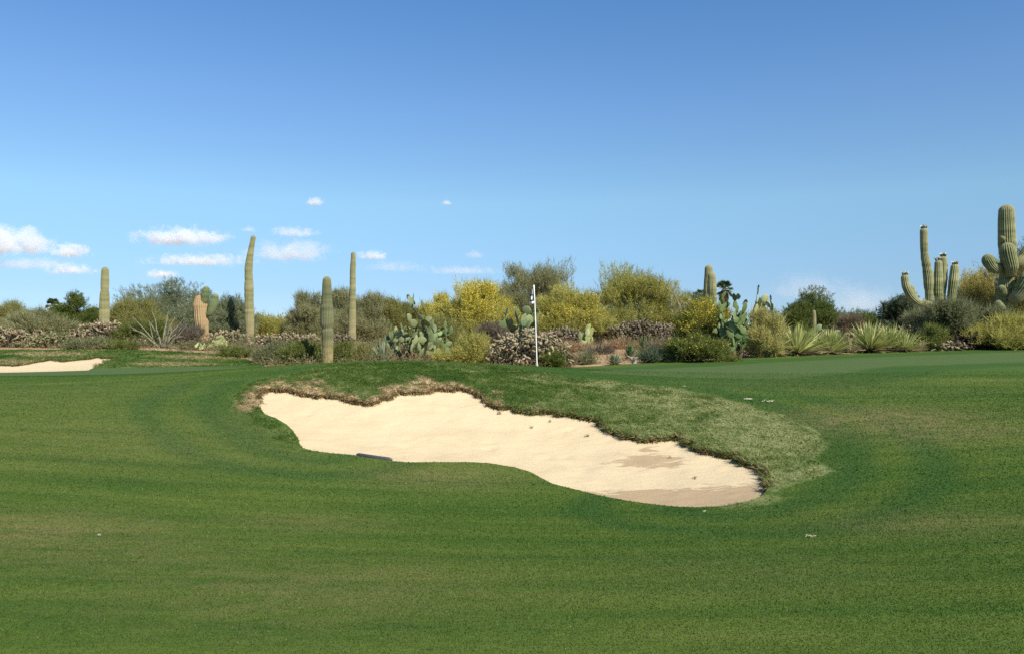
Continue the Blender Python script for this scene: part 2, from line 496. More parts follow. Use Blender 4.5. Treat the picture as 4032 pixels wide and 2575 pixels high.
def make_sand_mat():
    m, nt, out = mat_new('bunker_sand'); g = G(nt); p = g.pos()
    big = g.noise(g.scale(p, (.7, 1.3, 1)), 1.0, 4, .6, .6)
    c = g.ramp(big, [(.3, (.625, .495, .300)), (.55, (.69, .55, .335)), (.8, (.71, .575, .36))])
    wet = g.math('MULTIPLY', g.attr('wet'), 1.0)
    edge = g.math('ADD', wet, g.mr(g.noise(g.scale(p, (1.2, 3.4, 1)), 1.6, 5, .65, .7), .25, .75, -.42, .42))
    c = g.mix(g.mr(edge, .46, .54, 0, .85), c, (.43, .305, .178))
    sp = g.noise(g.scale(p, (2.5, 7, 1)), 2.0, 4, .7)
    c = g.mix(g.mr(sp, .66, .74, 0, .38), c, (.40, .31, .20))
    hgt = g.math('ADD', g.noise(p, 110, 2, .7), g.math('MULTIPLY', g.noise(g.scale(p, (3, 6, 1)), 2.0, 4, .6), 2.2))
    g.bsdf(out, c, .95, .05, g.bump(hgt, .42, .02))
    return m


def make_ground_mat():
    m, nt, out = mat_new('desert_soil'); g = G(nt); p = g.pos()
    c = g.ramp(g.noise(p, .8, 5, .65), [(.3, (.33, .21, .115)), (.55, (.48, .33, .19)), (.75, (.56, .41, .26))])
    c = g.mix(g.mr(g.noise(p, 5, 5, .7), .5, .68, 0, .6), c, (.20, .12, .065))
    g.bsdf(out, c, .95, .05, g.bump(g.noise(p, 14, 5, .7), .6, .08))
    return m


M_TURF = make_turf_mat(); M_BLADE = make_blade_mat(); M_SAND = make_sand_mat(); M_SOIL = make_ground_mat()
M_LIP = plain_mat('soil_lip', (.10, .065, .032), (.19, .13, .065), 14)


def build_turf():
    xs = np.arange(-34, 27.01, .34); ys = np.arange(-14, 41.01, .34)
    gx, gy = np.meshgrid(xs, ys); P = np.c_[gx.ravel(), gy.ravel()]
    fine = (np.abs(P[:, 0] + .8) < 7.6) & (P[:, 1] > 8.8) & (P[:, 1] < 21.5)
    P = P[~fine]
    fx, fy = np.meshgrid(np.arange(-8.4, 6.81, .12), np.arange(8.8, 21.5, .12)); P = np.vstack([P, np.c_[fx.ravel(), fy.ravel()]])
    P += RNG.uniform(-.02, .02, P.shape)
    P = P[inside(P, TURFd)]
    keep = np.ones(len(P), bool)
    for L, r in ((BUNK1, .05), (BUNK2, .07), (TURFd, .12)):
        keep &= pdist(P, L) > r
    keep &= ~inside(P, BUNK1) & ~inside(P, BUNK2)
    P = P[keep]
    allp = [P]; edges = []; n = len(P)
    for L in (BUNK1, BUNK2, TURFd):
        k = len(L); edges += [(n + i, n + (i + 1) % k) for i in range(k)]; allp.append(L); n += k
    A = np.vstack(allp)
    vo, _e, fo, *_ = delaunay_2d_cdt([Vector(v) for v in A], edges, [], 0, 1e-5)
    vo = np.array([tuple(v) for v in vo]); fo = np.array([tuple(f) for f in fo])
    cen = vo[fo].mean(1)
    ok = inside(cen, TURFd) & ~inside(cen, BUNK1) & ~inside(cen, BUNK2)
    fo = fo[ok]
    a, b, c = vo[fo[:, 0]], vo[fo[:, 1]], vo[fo[:, 2]]
    cr = (b[:, 0] - a[:, 0]) * (c[:, 1] - a[:, 1]) - (b[:, 1] - a[:, 1]) * (c[:, 0] - a[:, 0])
    fo[cr < 0] = fo[cr < 0][:, ::-1]
    z = h(vo[:, 0], vo[:, 1])
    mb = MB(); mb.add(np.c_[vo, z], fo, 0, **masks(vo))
    for L, deep, back in ((BUNK1, .42, nb - 1), (BUNK2, .35, 0)):
        zt = h(L[:, 0], L[:, 1]); k = len(L)
        out = norm(np.roll(L, -1, 0) - np.roll(L, 1, 0)); nrm = np.c_[out[:, 1], -out[:, 0]]
        if inside(L[:1] + nrm[:1] * .02, L)[0]: nrm = -nrm
        mid = L + nrm * .05; low = L + nrm * .03
        V = np.vstack([np.c_[L, zt], np.c_[mid, zt - .05], np.c_[low, zt - deep]])
        q = []
        for r in (0, 1):
            i = np.arange(k); q.append(np.stack([r * k + i, r * k + (i + 1) % k, (r + 1) * k + (i + 1) % k, (r + 1) * k + i], -1))
        mm = masks(L)
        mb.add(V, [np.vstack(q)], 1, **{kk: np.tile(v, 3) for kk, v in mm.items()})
    return tag(mb.build('turf', [M_TURF, M_LIP]), kind='structure')


def sand_h(P, poly, drop, bowl):
    s = np.maximum(sdist(P, poly, .08), 0)
    return h(P[:, 0], P[:, 1]) - drop - bowl * (1 - np.exp(-s / .9))


def build_sand(name, poly, drop, bowl, wetspots, step=.09):
    lo, hi = poly.min(0) - .3, poly.max(0) + .3
    gx, gy = np.meshgrid(np.arange(lo[0], hi[0], step), np.arange(lo[1], hi[1], step)); rows, cols = gx.shape
    P = np.c_[gx.ravel(), gy.ravel()]
    sd = sdist(P, poly, .08); rng_s = np.random.default_rng(5)
    z = sand_h(P, poly, drop, bowl)
    z += .006 * np.sin(P[:, 0] * 9 + P[:, 1] * 4) * np.sin(P[:, 1] * 7) + RNG.normal(0, .003, len(P))
    for _ in range(int(170 * step / .09) if step < .15 else 0):     # old footprints and ball marks, half raked out
        k = rng_s.integers(0, len(P)); r = rng_s.uniform(.07, .16); dd = ((P - P[k]) ** 2 * np.array([1, rng_s.uniform(.6, 1.6)])).sum(1)
        z -= rng_s.uniform(.006, .020) * (np.exp(-dd / r ** 2) - .5 * np.exp(-(np.sqrt(dd) - 1.5 * r) ** 2 / (.5 * r) ** 2))
    z = np.where(sd < -.02, z - .03 * np.minimum(-sd, .3) / .3, z)
    wet = np.zeros(len(P))
    for x, y, rx, ry, s in wetspots:
        wet = np.maximum(wet, s * np.exp(-(((P[:, 0] - x) / rx) ** 2 + ((P[:, 1] - y) / ry) ** 2)))
    q = grid_quads(rows, cols, False)
    q = q[(sd[q] > -.28).any(1)]
    mb = MB(); mb.add(np.c_[P, z], q, 0, wet=wet)
    return tag(mb.build(name, M_SAND), kind='structure')


def build_ground():
    s = np.r_[-9000, -3000, -1000, -400, -180, -100, -70, np.arange(-52, 52.1, .9), 70, 100, 180, 400, 1000, 3000, 9000]
    t = np.r_[-9000, -2000, -300, -60, -30, np.arange(-18, 90, .9), 120, 180, 300, 600, 1500, 4000, 9000]
    gx, gy = np.meshgrid(s, t); P = np.c_[gx.ravel(), gy.ravel()]
    z = h(P[:, 0], P[:, 1])
    near = np.maximum(np.abs(P[:, 0]), np.abs(P[:, 1])) < 100
    sd = np.full(len(P), -5.0); sd[near] = sdist(P[near], TURF, .3)
    z = np.where(sd > -.9, z - .04 - 1.3 * sstep(sd, .0, 1.6), z - .04 * sstep(sd, -4, -.9))
    z += np.where(sd < -1, .05 * np.sin(P[:, 0] * .9) * np.sin(P[:, 1] * .8), 0)
    mb = MB(); mb.add(np.c_[P, z], grid_quads(*gx.shape, wrap=False))
    return tag(mb.build('ground', M_SOIL), kind='structure')


build_turf()
WET1 = []
for a, b, rx, ry, s in [(2640, 1945, 2.3, 1.0, 1.0), (2870, 1935, .9, 1.0, .85), (2350, 1925, 1.2, .22, .55), (2560, 1785, .75, .42, .85), (2620, 1800, .6, .3, .7), (2560, 1750, .3, .18, .6), (2060, 1780, .4, .2, .42), (1705, 1700, .16, .16, .6), (1990, 1790, .5, .2, .4)]:
    q = hit(a, b)[0]; WET1.append((q[0], q[1], rx, ry, s))
build_sand('bunker_sand', BUNK1, .075, .07, WET1)
build_sand('far_bunker_sand', BUNK2, .05, .05, [], .2)
build_ground()
print('terrain', round(time.time() - T0, 1))


# ------------------------------------------------------------------ grass blades
LK = Lookup(-21, 21, 1.5, 23, .12); LKF = Lookup(-34, -9, 30.5, 39, .25)


def build_blades():
    rng = np.random.default_rng(11)
    n = 1000000
    u = rng.random(n); d = 2.6 * (22.5 / 2.6) ** (u ** .9)
    P = np.c_[X_of(rng.uniform(-1000, 5030, n), d), d]
    ok = ~inside_fast(P, BUNK1); P = P[ok]
    mk = LK(P); ok = mk['rough'] < .3
    P = P[ok]; mk = {k: v[ok] for k, v in mk.items()}; n = len(P); d = P[:, 1]; zz = mk.pop('h')
    hh = (.006 + .0010 * d) * rng.uniform(.6, 1.35, n) * (1 - .6 * sstep(d, 14, 22)); w = (.0012 + .00042 * d) * rng.uniform(.8, 1.5, n)
    D = norm(np.c_[rng.normal(0, .65, (n, 2)), np.full(n, 1.0)])
    base = np.c_[P, zz - .002]
    S = norm(np.cross(D, rng.normal(size=(n, 3))))
    V = np.stack([base - S * w[:, None], base + S * w[:, None], base + D * hh[:, None]], 1).reshape(-1, 3)
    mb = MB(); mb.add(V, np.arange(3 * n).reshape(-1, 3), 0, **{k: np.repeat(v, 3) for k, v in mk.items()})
    o = mb.build('mown_grass', M_BLADE, smooth=False)
    tag(o, 'short mown green grass blades of the fairway', 'grass', kind='stuff')


def build_rough():
    rng = np.random.default_rng(12)
    n = 330000
    lo, hi = ROUGH.min(0), ROUGH.max(0)
    P = rng.uniform(lo, hi, (n, 2))
    Pb = np.c_[rng.uniform(-33, -9.3, 60000), rng.uniform(31.2, 38, 60000)]
    P = np.vstack([P, Pb])
    ok = ~inside_fast(P, BUNK1) & ~inside_fast(P, BUNK2, .04) & inside_fast(P, TURFd, .05); P = P[ok]
    far = P[:, 1] > 26
    a, b = LK(P), LKF(P); mk = {k: np.where(far, b[k], a[k]) for k in a}
    ok = mk['rough'] > rng.uniform(.3, .9, len(P)); P = P[ok]; mk = {k: v[ok] for k, v in mk.items()}
    n = len(P); d = P[:, 1]; far = d > 26; zz = mk.pop('h')
    def hq(Q): return np.where(far, LKF(Q, ('h',))['h'], LK(Q, ('h',))['h'])
    clump = .5 + .5 * np.sin(P[:, 0] * 4.1 + 2 * np.sin(P[:, 1] * 3.3)) * np.sin(P[:, 1] * 4.7 + 1.3 * np.sin(P[:, 0] * 2.9))
    hh = (.028 + .052 * clump * rng.random(n) + .02 * rng.random(n)) * np.where(d > 30, 1.6, 1.0)
    w = .0035 * rng.uniform(.7, 1.6, n) * (d / 15)
    e = .08
    ex, ey = np.array([e, 0]), np.array([0, e]); gx = (hq(P + ex) - hq(P - ex)) / (2 * e); gy = (hq(P + ey) - hq(P - ey)) / (2 * e)
    lean = np.c_[-gx, -gy] * 1.2 + np.array([-.25, -.35])
    D = norm(np.c_[lean + rng.normal(0, .55, (n, 2)), np.full(n, .62)])
    base = np.c_[P, zz - .004]
    S = norm(np.cross(D, rng.normal(size=(n, 3))))
    mid = base + D * hh[:, None] * .55
    tip = base + norm(D + np.array([0, 0, -.5]) + np.c_[lean * .4, np.zeros(n)]) * hh[:, None]
    V = np.stack([base - S * w[:, None], base + S * w[:, None], mid + S * w[:, None] * .8, tip, mid - S * w[:, None] * .8], 1).reshape(-1, 3)
    mb = MB(); mb.add(V, np.arange(5 * n).reshape(-1, 5), 0, **{k: np.repeat(v, 5) for k, v in mk.items()})
    o = mb.build('rough_grass', M_BLADE, smooth=False)
    tag(o, 'long tufted rough grass on the banks round the bunkers, partly dead and straw coloured', 'grass', kind='stuff')
    # roots and dead runners that hang over the ragged back lip
    mb = MB()
    gm = MB()
    for L, dens, sz in ((B1back, 34, 1.0), (BUNK2[:int(len(BUNK2) * .52)], 16, 1.5)):
        k = len(L); idx = rng.integers(0, k - 1, k * dens); t = rng.random(len(idx))[:, None]
        p = L[idx] * (1 - t) + L[idx + 1] * t
        cen = np.array([L[:, 0].mean(), L[:, 1].mean() - 1.5]); inn = norm(cen - p) + rng.normal(0, .5, p.shape)
        hang = rng.random(len(p))
        D = np.c_[inn * .5, rng.uniform(-1.0, .7, len(p))]
        b = np.c_[p + norm(p - cen) * rng.uniform(-.02, .10, len(p))[:, None], h(p[:, 0], p[:, 1]) - .02 + .02 * rng.random(len(p))]
        brown = rng.random(len(p)) < np.where((p[:, 0] < -.2) & (p[:, 1] < 25), .85, .42)
        for kk, tgt in ((brown, mb), (~brown, gm)):
            m_ = int(kk.sum()); diamonds(tgt, b[kk], D[kk], sz * rng.uniform(.04, .16, m_), sz * rng.uniform(.006, .016, m_), rng, 0, .15)
    o = gm.build('lip_grass', leaf_mat('lip_blades', [(.025, .05, .012), (.06, .10, .022), (.15, .18, .06)], .2), smooth=False)
    tag(o, 'dark green grass overhanging the back lips of the bunkers', 'grass', kind='stuff')
    o = mb.build('dead_grass', leaf_mat('dead_runners', [(.07, .048, .024), (.22, .145, .07), (.50, .38, .20)], .15), smooth=False)
    tag(o, 'brown dead grass runners hanging over the back lips of the bunkers', 'grass', kind='stuff')


build_blades(); build_rough()
print('blades', round(time.time() - T0, 1))

# ------------------------------------------------------------------ plants
PAL = {
    'olive':    [(.15, .16, .045), (.285, .28, .09), (.42, .40, .155)],
    'olivegrey': [(.12, .135, .06), (.23, .24, .115), (.35, .35, .19)],
    'yellow':   [(.46, .38, .05), (.76, .62, .08), (.86, .76, .18)],
    'yellowgreen': [(.25, .25, .065), (.43, .41, .11), (.60, .55, .19)],
    'gold':     [(.38, .30, .06), (.62, .47, .09), (.74, .60, .19)],
    'greygreen': [(.115, .145, .07), (.23, .26, .135), (.37, .40, .23)],
    'mesquite': [(.058, .090, .020), (.135, .175, .042), (.24, .265, .085)],
    'bluegreen': [(.055, .09, .048), (.125, .165, .09), (.22, .255, .155)],
    'limeolive': [(.18, .195, .05), (.34, .345, .095), (.52, .49, .165)],
    'twig':     [(.12, .09, .055), (.25, .195, .12), (.37, .30, .20)],
    'purple':   [(.095, .076, .055), (.21, .17, .125), (.34, .285, .22)],
    'creosote': [(.075, .10, .02), (.17, .20, .05), (.29, .30, .10)],
    'palegrey': [(.16, .165, .075), (.30, .30, .145), (.44, .43, .23)],
    'paleyellow': [(.27, .25, .075), (.48, .44, .15), (.66, .60, .27)],
    'straw':    [(.25, .15, .075), (.48, .33, .18), (.64, .49, .31)],
}
BARK = {'green': plain_mat('green_bark', (.13, .14, .05), (.20, .19, .09)), 'dark': plain_mat('dark_bark', (.055, .042, .030), (.11, .085, .06)),
        'grey': plain_mat('grey_bark', (.22, .19, .15), (.32, .28, .23))}


def shrub(name, label, cat, px, d, top, w, pal, seed, group=None, base=None, lo=.12, n=None, clumps=None, leaf=.055, twig=.30, bark='green',
          bloom=0.0, bloompal='yellow', up=.7, spread=.20, depth=None, snag=0, density=1.0):
    rng = np.random.default_rng(seed)
    X = X_of(px, d); g0 = float(h(X, d)) - .05 if base is None else Z_of(base, d)
    H = Z_of(top, d) - g0; W = w / F * d; Dp = depth or min(W * .85, 4.5)
    root = empty(name, (X, d, g0), label, cat, group)
    k = clumps or int(np.clip(10 + W * H * 2.2, 10, 46))
    az = rng.random(k) * 2 * PI; u = rng.random(k) ** .8
    lump = 1 + .22 * rng.normal(size=k)
    ce = np.sqrt(1 - u ** 2)
    rad = (.55 + .45 * rng.random(k) ** .5) * np.clip(lump, .6, 1.25)
    zc = H * max(lo, .30)
    cen = np.c_[np.cos(az) * ce * rad * W / 2, np.sin(az) * ce * rad * Dp / 2, zc + u * rad * (H - zc)]
    # skirts: lower clumps so that the crown reaches down to lo
    k2 = int(k * .55); a2 = rng.random(k2) * 2 * PI; r2 = .45 + .5 * rng.random(k2)
    cen = np.vstack([cen, np.c_[np.cos(a2) * r2 * W / 2, np.sin(a2) * r2 * Dp / 2, H * (lo + (max(lo, .3) + .15 - lo) * rng.random(k2))]])
    kk = len(cen)
    n = n or int(np.clip(1250 * density * (W * H) ** .80, 500, 9000))
    ci = rng.integers(0, kk, n); sg = spread * (W + H) / 2 * rng.uniform(.5, 1.15, kk)
    tb = cen[ci] + np.clip(rng.normal(0, 1, (n, 3)), -1.55, 1.55) * sg[ci][:, None] * np.array([.55, .55, .5])
    tb[:, 2] = np.maximum(tb[:, 2], H * lo * .6 + .02)
    out = norm(tb - np.array([0, 0, H * .25]))
    td = norm(out * .7 + np.array([0, 0, up]) + .45 * rng.normal(size=(n, 3)))
    # leaves along each twig
    m = 13
    t = rng.random((n, m)); ln = twig * rng.uniform(.6, 1.35, n)
    lp = tb[:, None, :] + td[:, None, :] * (t * ln[:, None])[..., None] + rng.normal(0, .028, (n, m, 3))
    ld = norm(td[:, None, :] + .75 * rng.normal(size=(n, m, 3)))
    lp = lp.reshape(-1, 3); ld = ld.reshape(-1, 3)
    allz = lp[:, 2]
    s = np.array([W / max(np.ptp(np.percentile(lp[:, 0], [2.5, 97.5])), .1), 1, H / max(np.percentile(allz, 99.4), .1)])
    lp = lp * s; tb = tb * s
    cen = cen * s
    mb = MB()
    for _k in range(2): diamonds(mb, tb + rng.normal(0, .05, tb.shape), td + .2 * rng.normal(size=td.shape), ln * rng.uniform(.9, 1.6, n), .018, rng, 0, .1, face=td * .2 + np.array([0, -.4, .3]))
    isb = np.zeros(len(lp), bool)
    if bloom > 0:
        top_w = sstep(lp[:, 2] / H, .28, .75)
        cl = rng.random(kk)[np.repeat(ci, m)]
        isb = rng.random(len(lp)) < bloom * top_w * (.45 + 1.1 * cl)
    q = lp[~isb]
    diamonds(mb, q, ld[~isb], leaf * rng.uniform(.7, 1.7, len(q)), leaf * rng.uniform(.40, .75, len(q)), rng, 0, .1, face=q - np.array([0, 0, H * .3]) + np.array([0, 0, .5]))
    mb.build('crown', leaf_mat('leaves_' + pal, PAL[pal]), root, smooth=False)
    if isb.any():
        mb = MB(); q = lp[isb] + ld[isb] * .02
        diamonds(mb, q, ld[isb], leaf * rng.uniform(.7, 1.3, len(q)), leaf * rng.uniform(.6, 1.0, len(q)), rng, 0, .1, face=q - np.array([0, 0, H * .3]) + np.array([0, 0, .5]))
        mb.build('blossoms', leaf_mat('blossoms_' + bloompal, PAL[bloompal], .3), root, smooth=False)
    # limbs
    mb = MB(); nl = int(np.clip(kk * .45, 6, 18))
    r0 = .016 * H + .012
    for i in range(nl):
        c = cen[i % kk]
        b = np.array([rng.normal(0, .025 * W), rng.normal(0, .025 * Dp), 0])
        mid = b * .5 + c * .45 + np.array([0, 0, .06 * H]) + rng.normal(0, .05 * H, 3)
        mid[2] = max(mid[2], .12 * H)
        tube(mb, [b, mid, c], [r0, r0 * .65, r0 * .22], 5, 8)
        for j in range(2):
            e = cen[rng.integers(0, kk)]; st = mid * .6 + c * .4
            if np.linalg.norm(e - st) < .55 * (W + H) / 2:
                tube(mb, [st, (st + e) / 2 + rng.normal(0, .04 * H, 3), e], [r0 * .45, r0 * .3, r0 * .14], 4, 5)
    for i in range(snag):
        a = rng.random() * PI * 2; b = np.array([0, 0, H * .5]); e = np.array([math.cos(a) * W * .5, math.sin(a) * .3 * W, H * (1.0 + .12 * rng.random())])
        m2 = (b + e) / 2 + rng.normal(0, .12 * H, 3)
        tube(mb, [b, m2, e], [r0 * .6, r0 * .4, r0 * .2], 5, 7)
        for j in range(4):
            s0 = m2 + (e - m2) * rng.random(); tube(mb, [s0, s0 + rng.normal(0, .10 * H, 3) + np.array([0, 0, .05 * H])], [r0 * .25, r0 * .1], 4)
    mb.build('trunk', BARK[bark], root)
    return root


def make_saguaro_mat(name, green, tip, bottom, crest):
    m, nt, out = mat_new(name); g = G(nt)
    hg = g.attr('hgt'); rib = g.attr('rib')
    band = g.noise(g.scale(g.obj(), (.25, .25, 2.4)), 1.0, 3, .6)
    c = g.mix(g.mr(band, .38, .62), tuple(a * .8 for a in green), tuple(a * .45 + b * .55 for a, b in zip(green, crest)))
    c = g.mix(g.mr(hg, .86, 1.0), c, tip)
    c = g.mix(g.math('MULTIPLY', g.mr(rib, .35, .95), .62), c, crest)
    c = g.mix(g.math('MULTIPLY', g.mr(hg, .34, .0), g.mr(g.noise(g.obj(), 5, 4, .7), .28, .6)), c, bottom)
    spot = g.noise(g.obj(), 11, 4, .7)
    c = g.mix(g.mr(spot, .66, .78, 0, .6), c, (.14, .09, .05))
    g.bsdf(out, c, .8, .15, g.bump(g.noise(g.obj(), 30, 3), .4, .02))
    return m


M_SAG = make_saguaro_mat('saguaro_skin', (.115, .145, .048), (.24, .24, .12), (.30, .22, .12), (.42, .40, .22))
M_SAGK = make_saguaro_mat('dark_saguaro_skin', (.085, .105, .045), (.20, .20, .085), (.46, .34, .155), (.24, .23, .125))
M_SAGP = make_saguaro_mat('pale_saguaro_skin', (.18, .185, .068), (.20, .20, .08), (.32, .25, .15), (.36, .33, .18))
M_SAGD = make_saguaro_mat('scarred_saguaro_skin', (.32, .235, .105), (.34, .20, .11), (.40, .26, .14), (.44, .31, .17))
M_SAGG = make_saguaro_mat('green_saguaro_skin', (.090, .135, .048), (.23, .23, .13), (.20, .18, .09), (.26, .28, .14))
M_SPINE = leaf_mat('pale_spines', [(.36, .31, .18), (.52, .46, .30), (.66, .60, .42)], .2)


def column(mb, path, radii, ribs=20, seed=0, flat_tip=False, rib_depth=.18, mat=0, spines=None, step=1.0):
    rng = np.random.default_rng(seed)
    L = np.linalg.norm(np.diff(path, axis=0), axis=1).sum(); Rm = float(np.mean(radii))
    n = int(np.clip(L / max(Rm * .28, .04), 14, 90))
    # finer rings towards the tip so that the dome is round
    Rt = radii[-1]
    s = np.r_[np.linspace(0, max(L - Rt, L * .3), n), L - Rt * (1 - np.sin(np.linspace(.12, PI / 2 - .02, 9)))]
    pp = smooth_path(path, 200); sl = np.r_[0, np.cumsum(np.linalg.norm(np.diff(pp, axis=0), axis=1))]; sl *= L / sl[-1]
    P = np.stack([np.interp(s, sl, pp[:, i]) for i in range(3)], 1)
    R = np.interp(s / L, np.linspace(0, 1, len(radii)), radii)
    u = np.clip((s - (L - Rt)) / Rt, 0, 1); R = R * np.sqrt(np.maximum(1 - u ** 2, .004))
    stp = rng.normal(0, .04 * step, 9); R = R * (1 + .018 * np.sin(s / L * 23 + seed) + np.interp(s / L, np.sort(np.r_[0, rng.random(14), 1]), np.repeat(stp, 2)[:16]))
    for cpos in rng.uniform(.15, .72, 5): R = R * (1 - .065 * step * np.exp(-((s - cpos * L) / (.25 * Rm + .02)) ** 2))
    T, N, B = frames(P); sides = ribs * 4
    a = np.arange(sides) / sides * 2 * PI
    cr = np.abs(np.cos(ribs * a / 2)); prof = 1 - rib_depth * (1 - cr ** .8)
    V = P[:, None, :] + (R[:, None] * prof[None, :])[..., None] * (np.cos(a)[None, :, None] * N[:, None, :] + np.sin(a)[None, :, None] * B[:, None, :])
    m = len(P)
    mb.add(V.reshape(-1, 3), [grid_quads(m, sides), (np.arange(sides) + (m - 1) * sides)[None, :], np.arange(sides)[::-1][None, :]], mat,
           rib=np.tile(cr ** 3, m), hgt=np.repeat(s / L, sides))
    if spines is not None:   # needles along the rib crests
        ridx = np.arange(0, sides, 4); nn = int(L / .13)
        for r in ridx:
            si = rng.random(nn) * L; k = np.clip(np.searchsorted(s, si), 1, m - 1); f = ((si - s[k - 1]) / np.maximum(s[k] - s[k - 1], 1e-6))[:, None]
            p = V[k - 1, r] * (1 - f) + V[k, r] * f; o = norm(p - (P[k - 1] * (1 - f) + P[k] * f))
            dd = norm(o + .8 * rng.normal(size=p.shape))
            diamonds(spines, p - o * .01, dd, rng.uniform(.04, .085, nn), .008, rng)
    return P[-1], T[-1]


def saguaro(label, d, trunk, arms=(), mat=None, armmat=None, ribs=20, base=None, seed=0, spiny=False, flowers=(), step=1.0):
    """trunk and arms as runs of (photo column, photo row, half width in photo pixels[, metres towards the camera])"""
    mat = mat or M_SAG
    k = d / F
    x0 = X_of(trunk[0][0], d); g0 = float(h(x0, d)) - .08
    root = empty('saguaro', (x0, d, g0), label, 'cactus', 'saguaro cacti in the desert scrub')
    def pts(run):
        return [np.array([X_of(r[0], d) - x0, -(r[3] if len(r) > 3 else 0), Z_of(r[1], d) - g0]) for r in run], [r[2] * k for r in run]
    P, R = pts(trunk)
    if P[0][2] > .05: P = [np.array([P[0][0], P[0][1], 0.0])] + P; R = [R[0] * .9] + R
    mb = MB(); sp = MB() if spiny else None
    tip, td = column(mb, P, R, ribs, seed, spines=sp, step=step)
    tr = mb.build('trunk', mat, root)
    if sp is not None: sp.build('spiny_growth', M_SPINE, tr, smooth=False)  # pale spines standing on the trunk's rib crests, no leaves
    tips = [(tip, td, R[-1], tr)]
    for i, arm in enumerate(arms):
        P, R = pts(arm); mb = MB(); sp = MB() if spiny else None
        tip, td = column(mb, P, R, max(12, ribs - 4), seed + 3 * i + 1, spines=sp, step=step * .6)
        a = mb.build('arm', armmat or mat, root)
        if sp is not None: sp.build('spiny_growth', M_SPINE, a, smooth=False)  # pale spines on the rib crests of this arm
        tips.append((tip, td, R[-1], a))
    rng = np.random.default_rng(seed + 50)
    for fi in flowers:
        tip, td, r, par = tips[fi]
        bud = MB(); fl = MB()
        for j in range(9):
            aa = j / 9 * 2 * PI + rng.random(); rr = r * (.75 if j else 0) * (.5 + .5 * rng.random())
            b = tip + np.array([math.cos(aa) * rr, math.sin(aa) * rr, -r * .25]); e = b + np.array([math.cos(aa) * .03, math.sin(aa) * .03, .10 + .05 * rng.random()])
            tube(bud, [b, (b + e) / 2, e], [.02, .034, .022], 6)
            if j % 2 == 0:
                nn = 9; ang = rng.random(nn) * 2 * PI
                diamonds(fl, np.repeat(e[None], nn, 0), np.c_[np.cos(ang), np.sin(ang), np.full(nn, .7)], 
.11, .075, rng)
        bud.build('flower_bud', plain_mat('cactus_bud', (.10, .12, .045)), par)
        fl.build('blossoms', leaf_mat('white_petals', [(.7, .68, .58), (.78, .76, .68), (.82, .8, .74)], .2), par, smooth=False)
    return root


# prickly pears --------------------------------------------------------------
def make_pad_mesh(name, mats, thick=.075, seed=0):
    rng = np.random.default_rng(seed)
    rows, cols = 11, 16
    v = np.linspace(0, 1, rows); wv = .37 * np.sin(PI * np.clip(v, .015, .985) ** .82) ** .62
    wv[0] = .06; a = np.arange(cols) / cols * 2 * PI
    x = wv[:, None] * np.cos(a)[None]; y = (thick * (wv / .37))[:, None] * np.sin(a)[None]
    y = y + .05 * np.sin(v * 3 + seed)[:, None] + .05 * x ** 2
    z = np.repeat(v[:, None], cols, 1)
    mb = MB(); mb.add(np.stack([x, y, z], -1).reshape(-1, 3), [grid_quads(rows, cols), np.arange(cols)[::-1][None], (np.arange(cols) + (rows - 1) * cols)[None]])
    return mb.mesh(name, mats)


def pad_mat(name, c1, c2, old):
    m, nt, out = mat_new(name); g = G(nt)
    r = g.n('ShaderNodeObjectInfo').outputs['Random']
    c = g.mix(r, c1, c2)
    c = g.mix(g.mr(g.noise(g.obj(), 4.5, 4, .65), .52, .75, 0, .7), c, old)
    vo = g.n('ShaderNodeTexVoronoi'); g.set(vo.inputs['Vector'], g.obj()); vo.inputs['Scale'].default_value = 7.5
    c = g.mix(g.mr(vo.outputs['Distance'], .05, .10, .75, 0), c, (.07, .06, .03))
    g.bsdf(out, c, .55, .3)
    return m


M_PAD = pad_mat('pad_skin', (.10, .140, .055), (.235, .27, .12), (.30, .28, .15))
M_PADY = pad_mat('pale_pad_skin', (.26, .30, .11), (.42, .42, .19), (.40, .34, .17))
M_PADD = pad_mat('green_pad_skin', (.085, .135, .045), (.20, .255, .095), (.16, .18, .08))
M_FRUIT = plain_mat('cactus_fruit', (.035, .028, .018), (.075, .06, .03))
M_STEM = plain_mat('cactus_stem', (.10, .062, .034), (.19, .13, .075))
PADS = {k: [make_pad_mesh('pad', m, .06 + .012 * i, i) for i in range(3)] for k, m in (('grey', M_PAD), ('pale', M_PADY), ('green', M_PADD))}


def bud_mesh():
    mb = MB()
    for j in range(7):
        a = (j - 3) * .34; b = np.array([.33 * math.sin(a) * 1.0, .02, .62 + .36 * math.cos(a)]); dr = np.array([math.sin(a) * .7, .1 * (j % 2), math.cos(a)])
        tube(mb, [b - dr * .02, b + dr * .07, b + dr * .15], [.035, .055, .03], 6)
    return mb.mesh('fruit', M_FRUIT)


BUDS = bud_mesh()


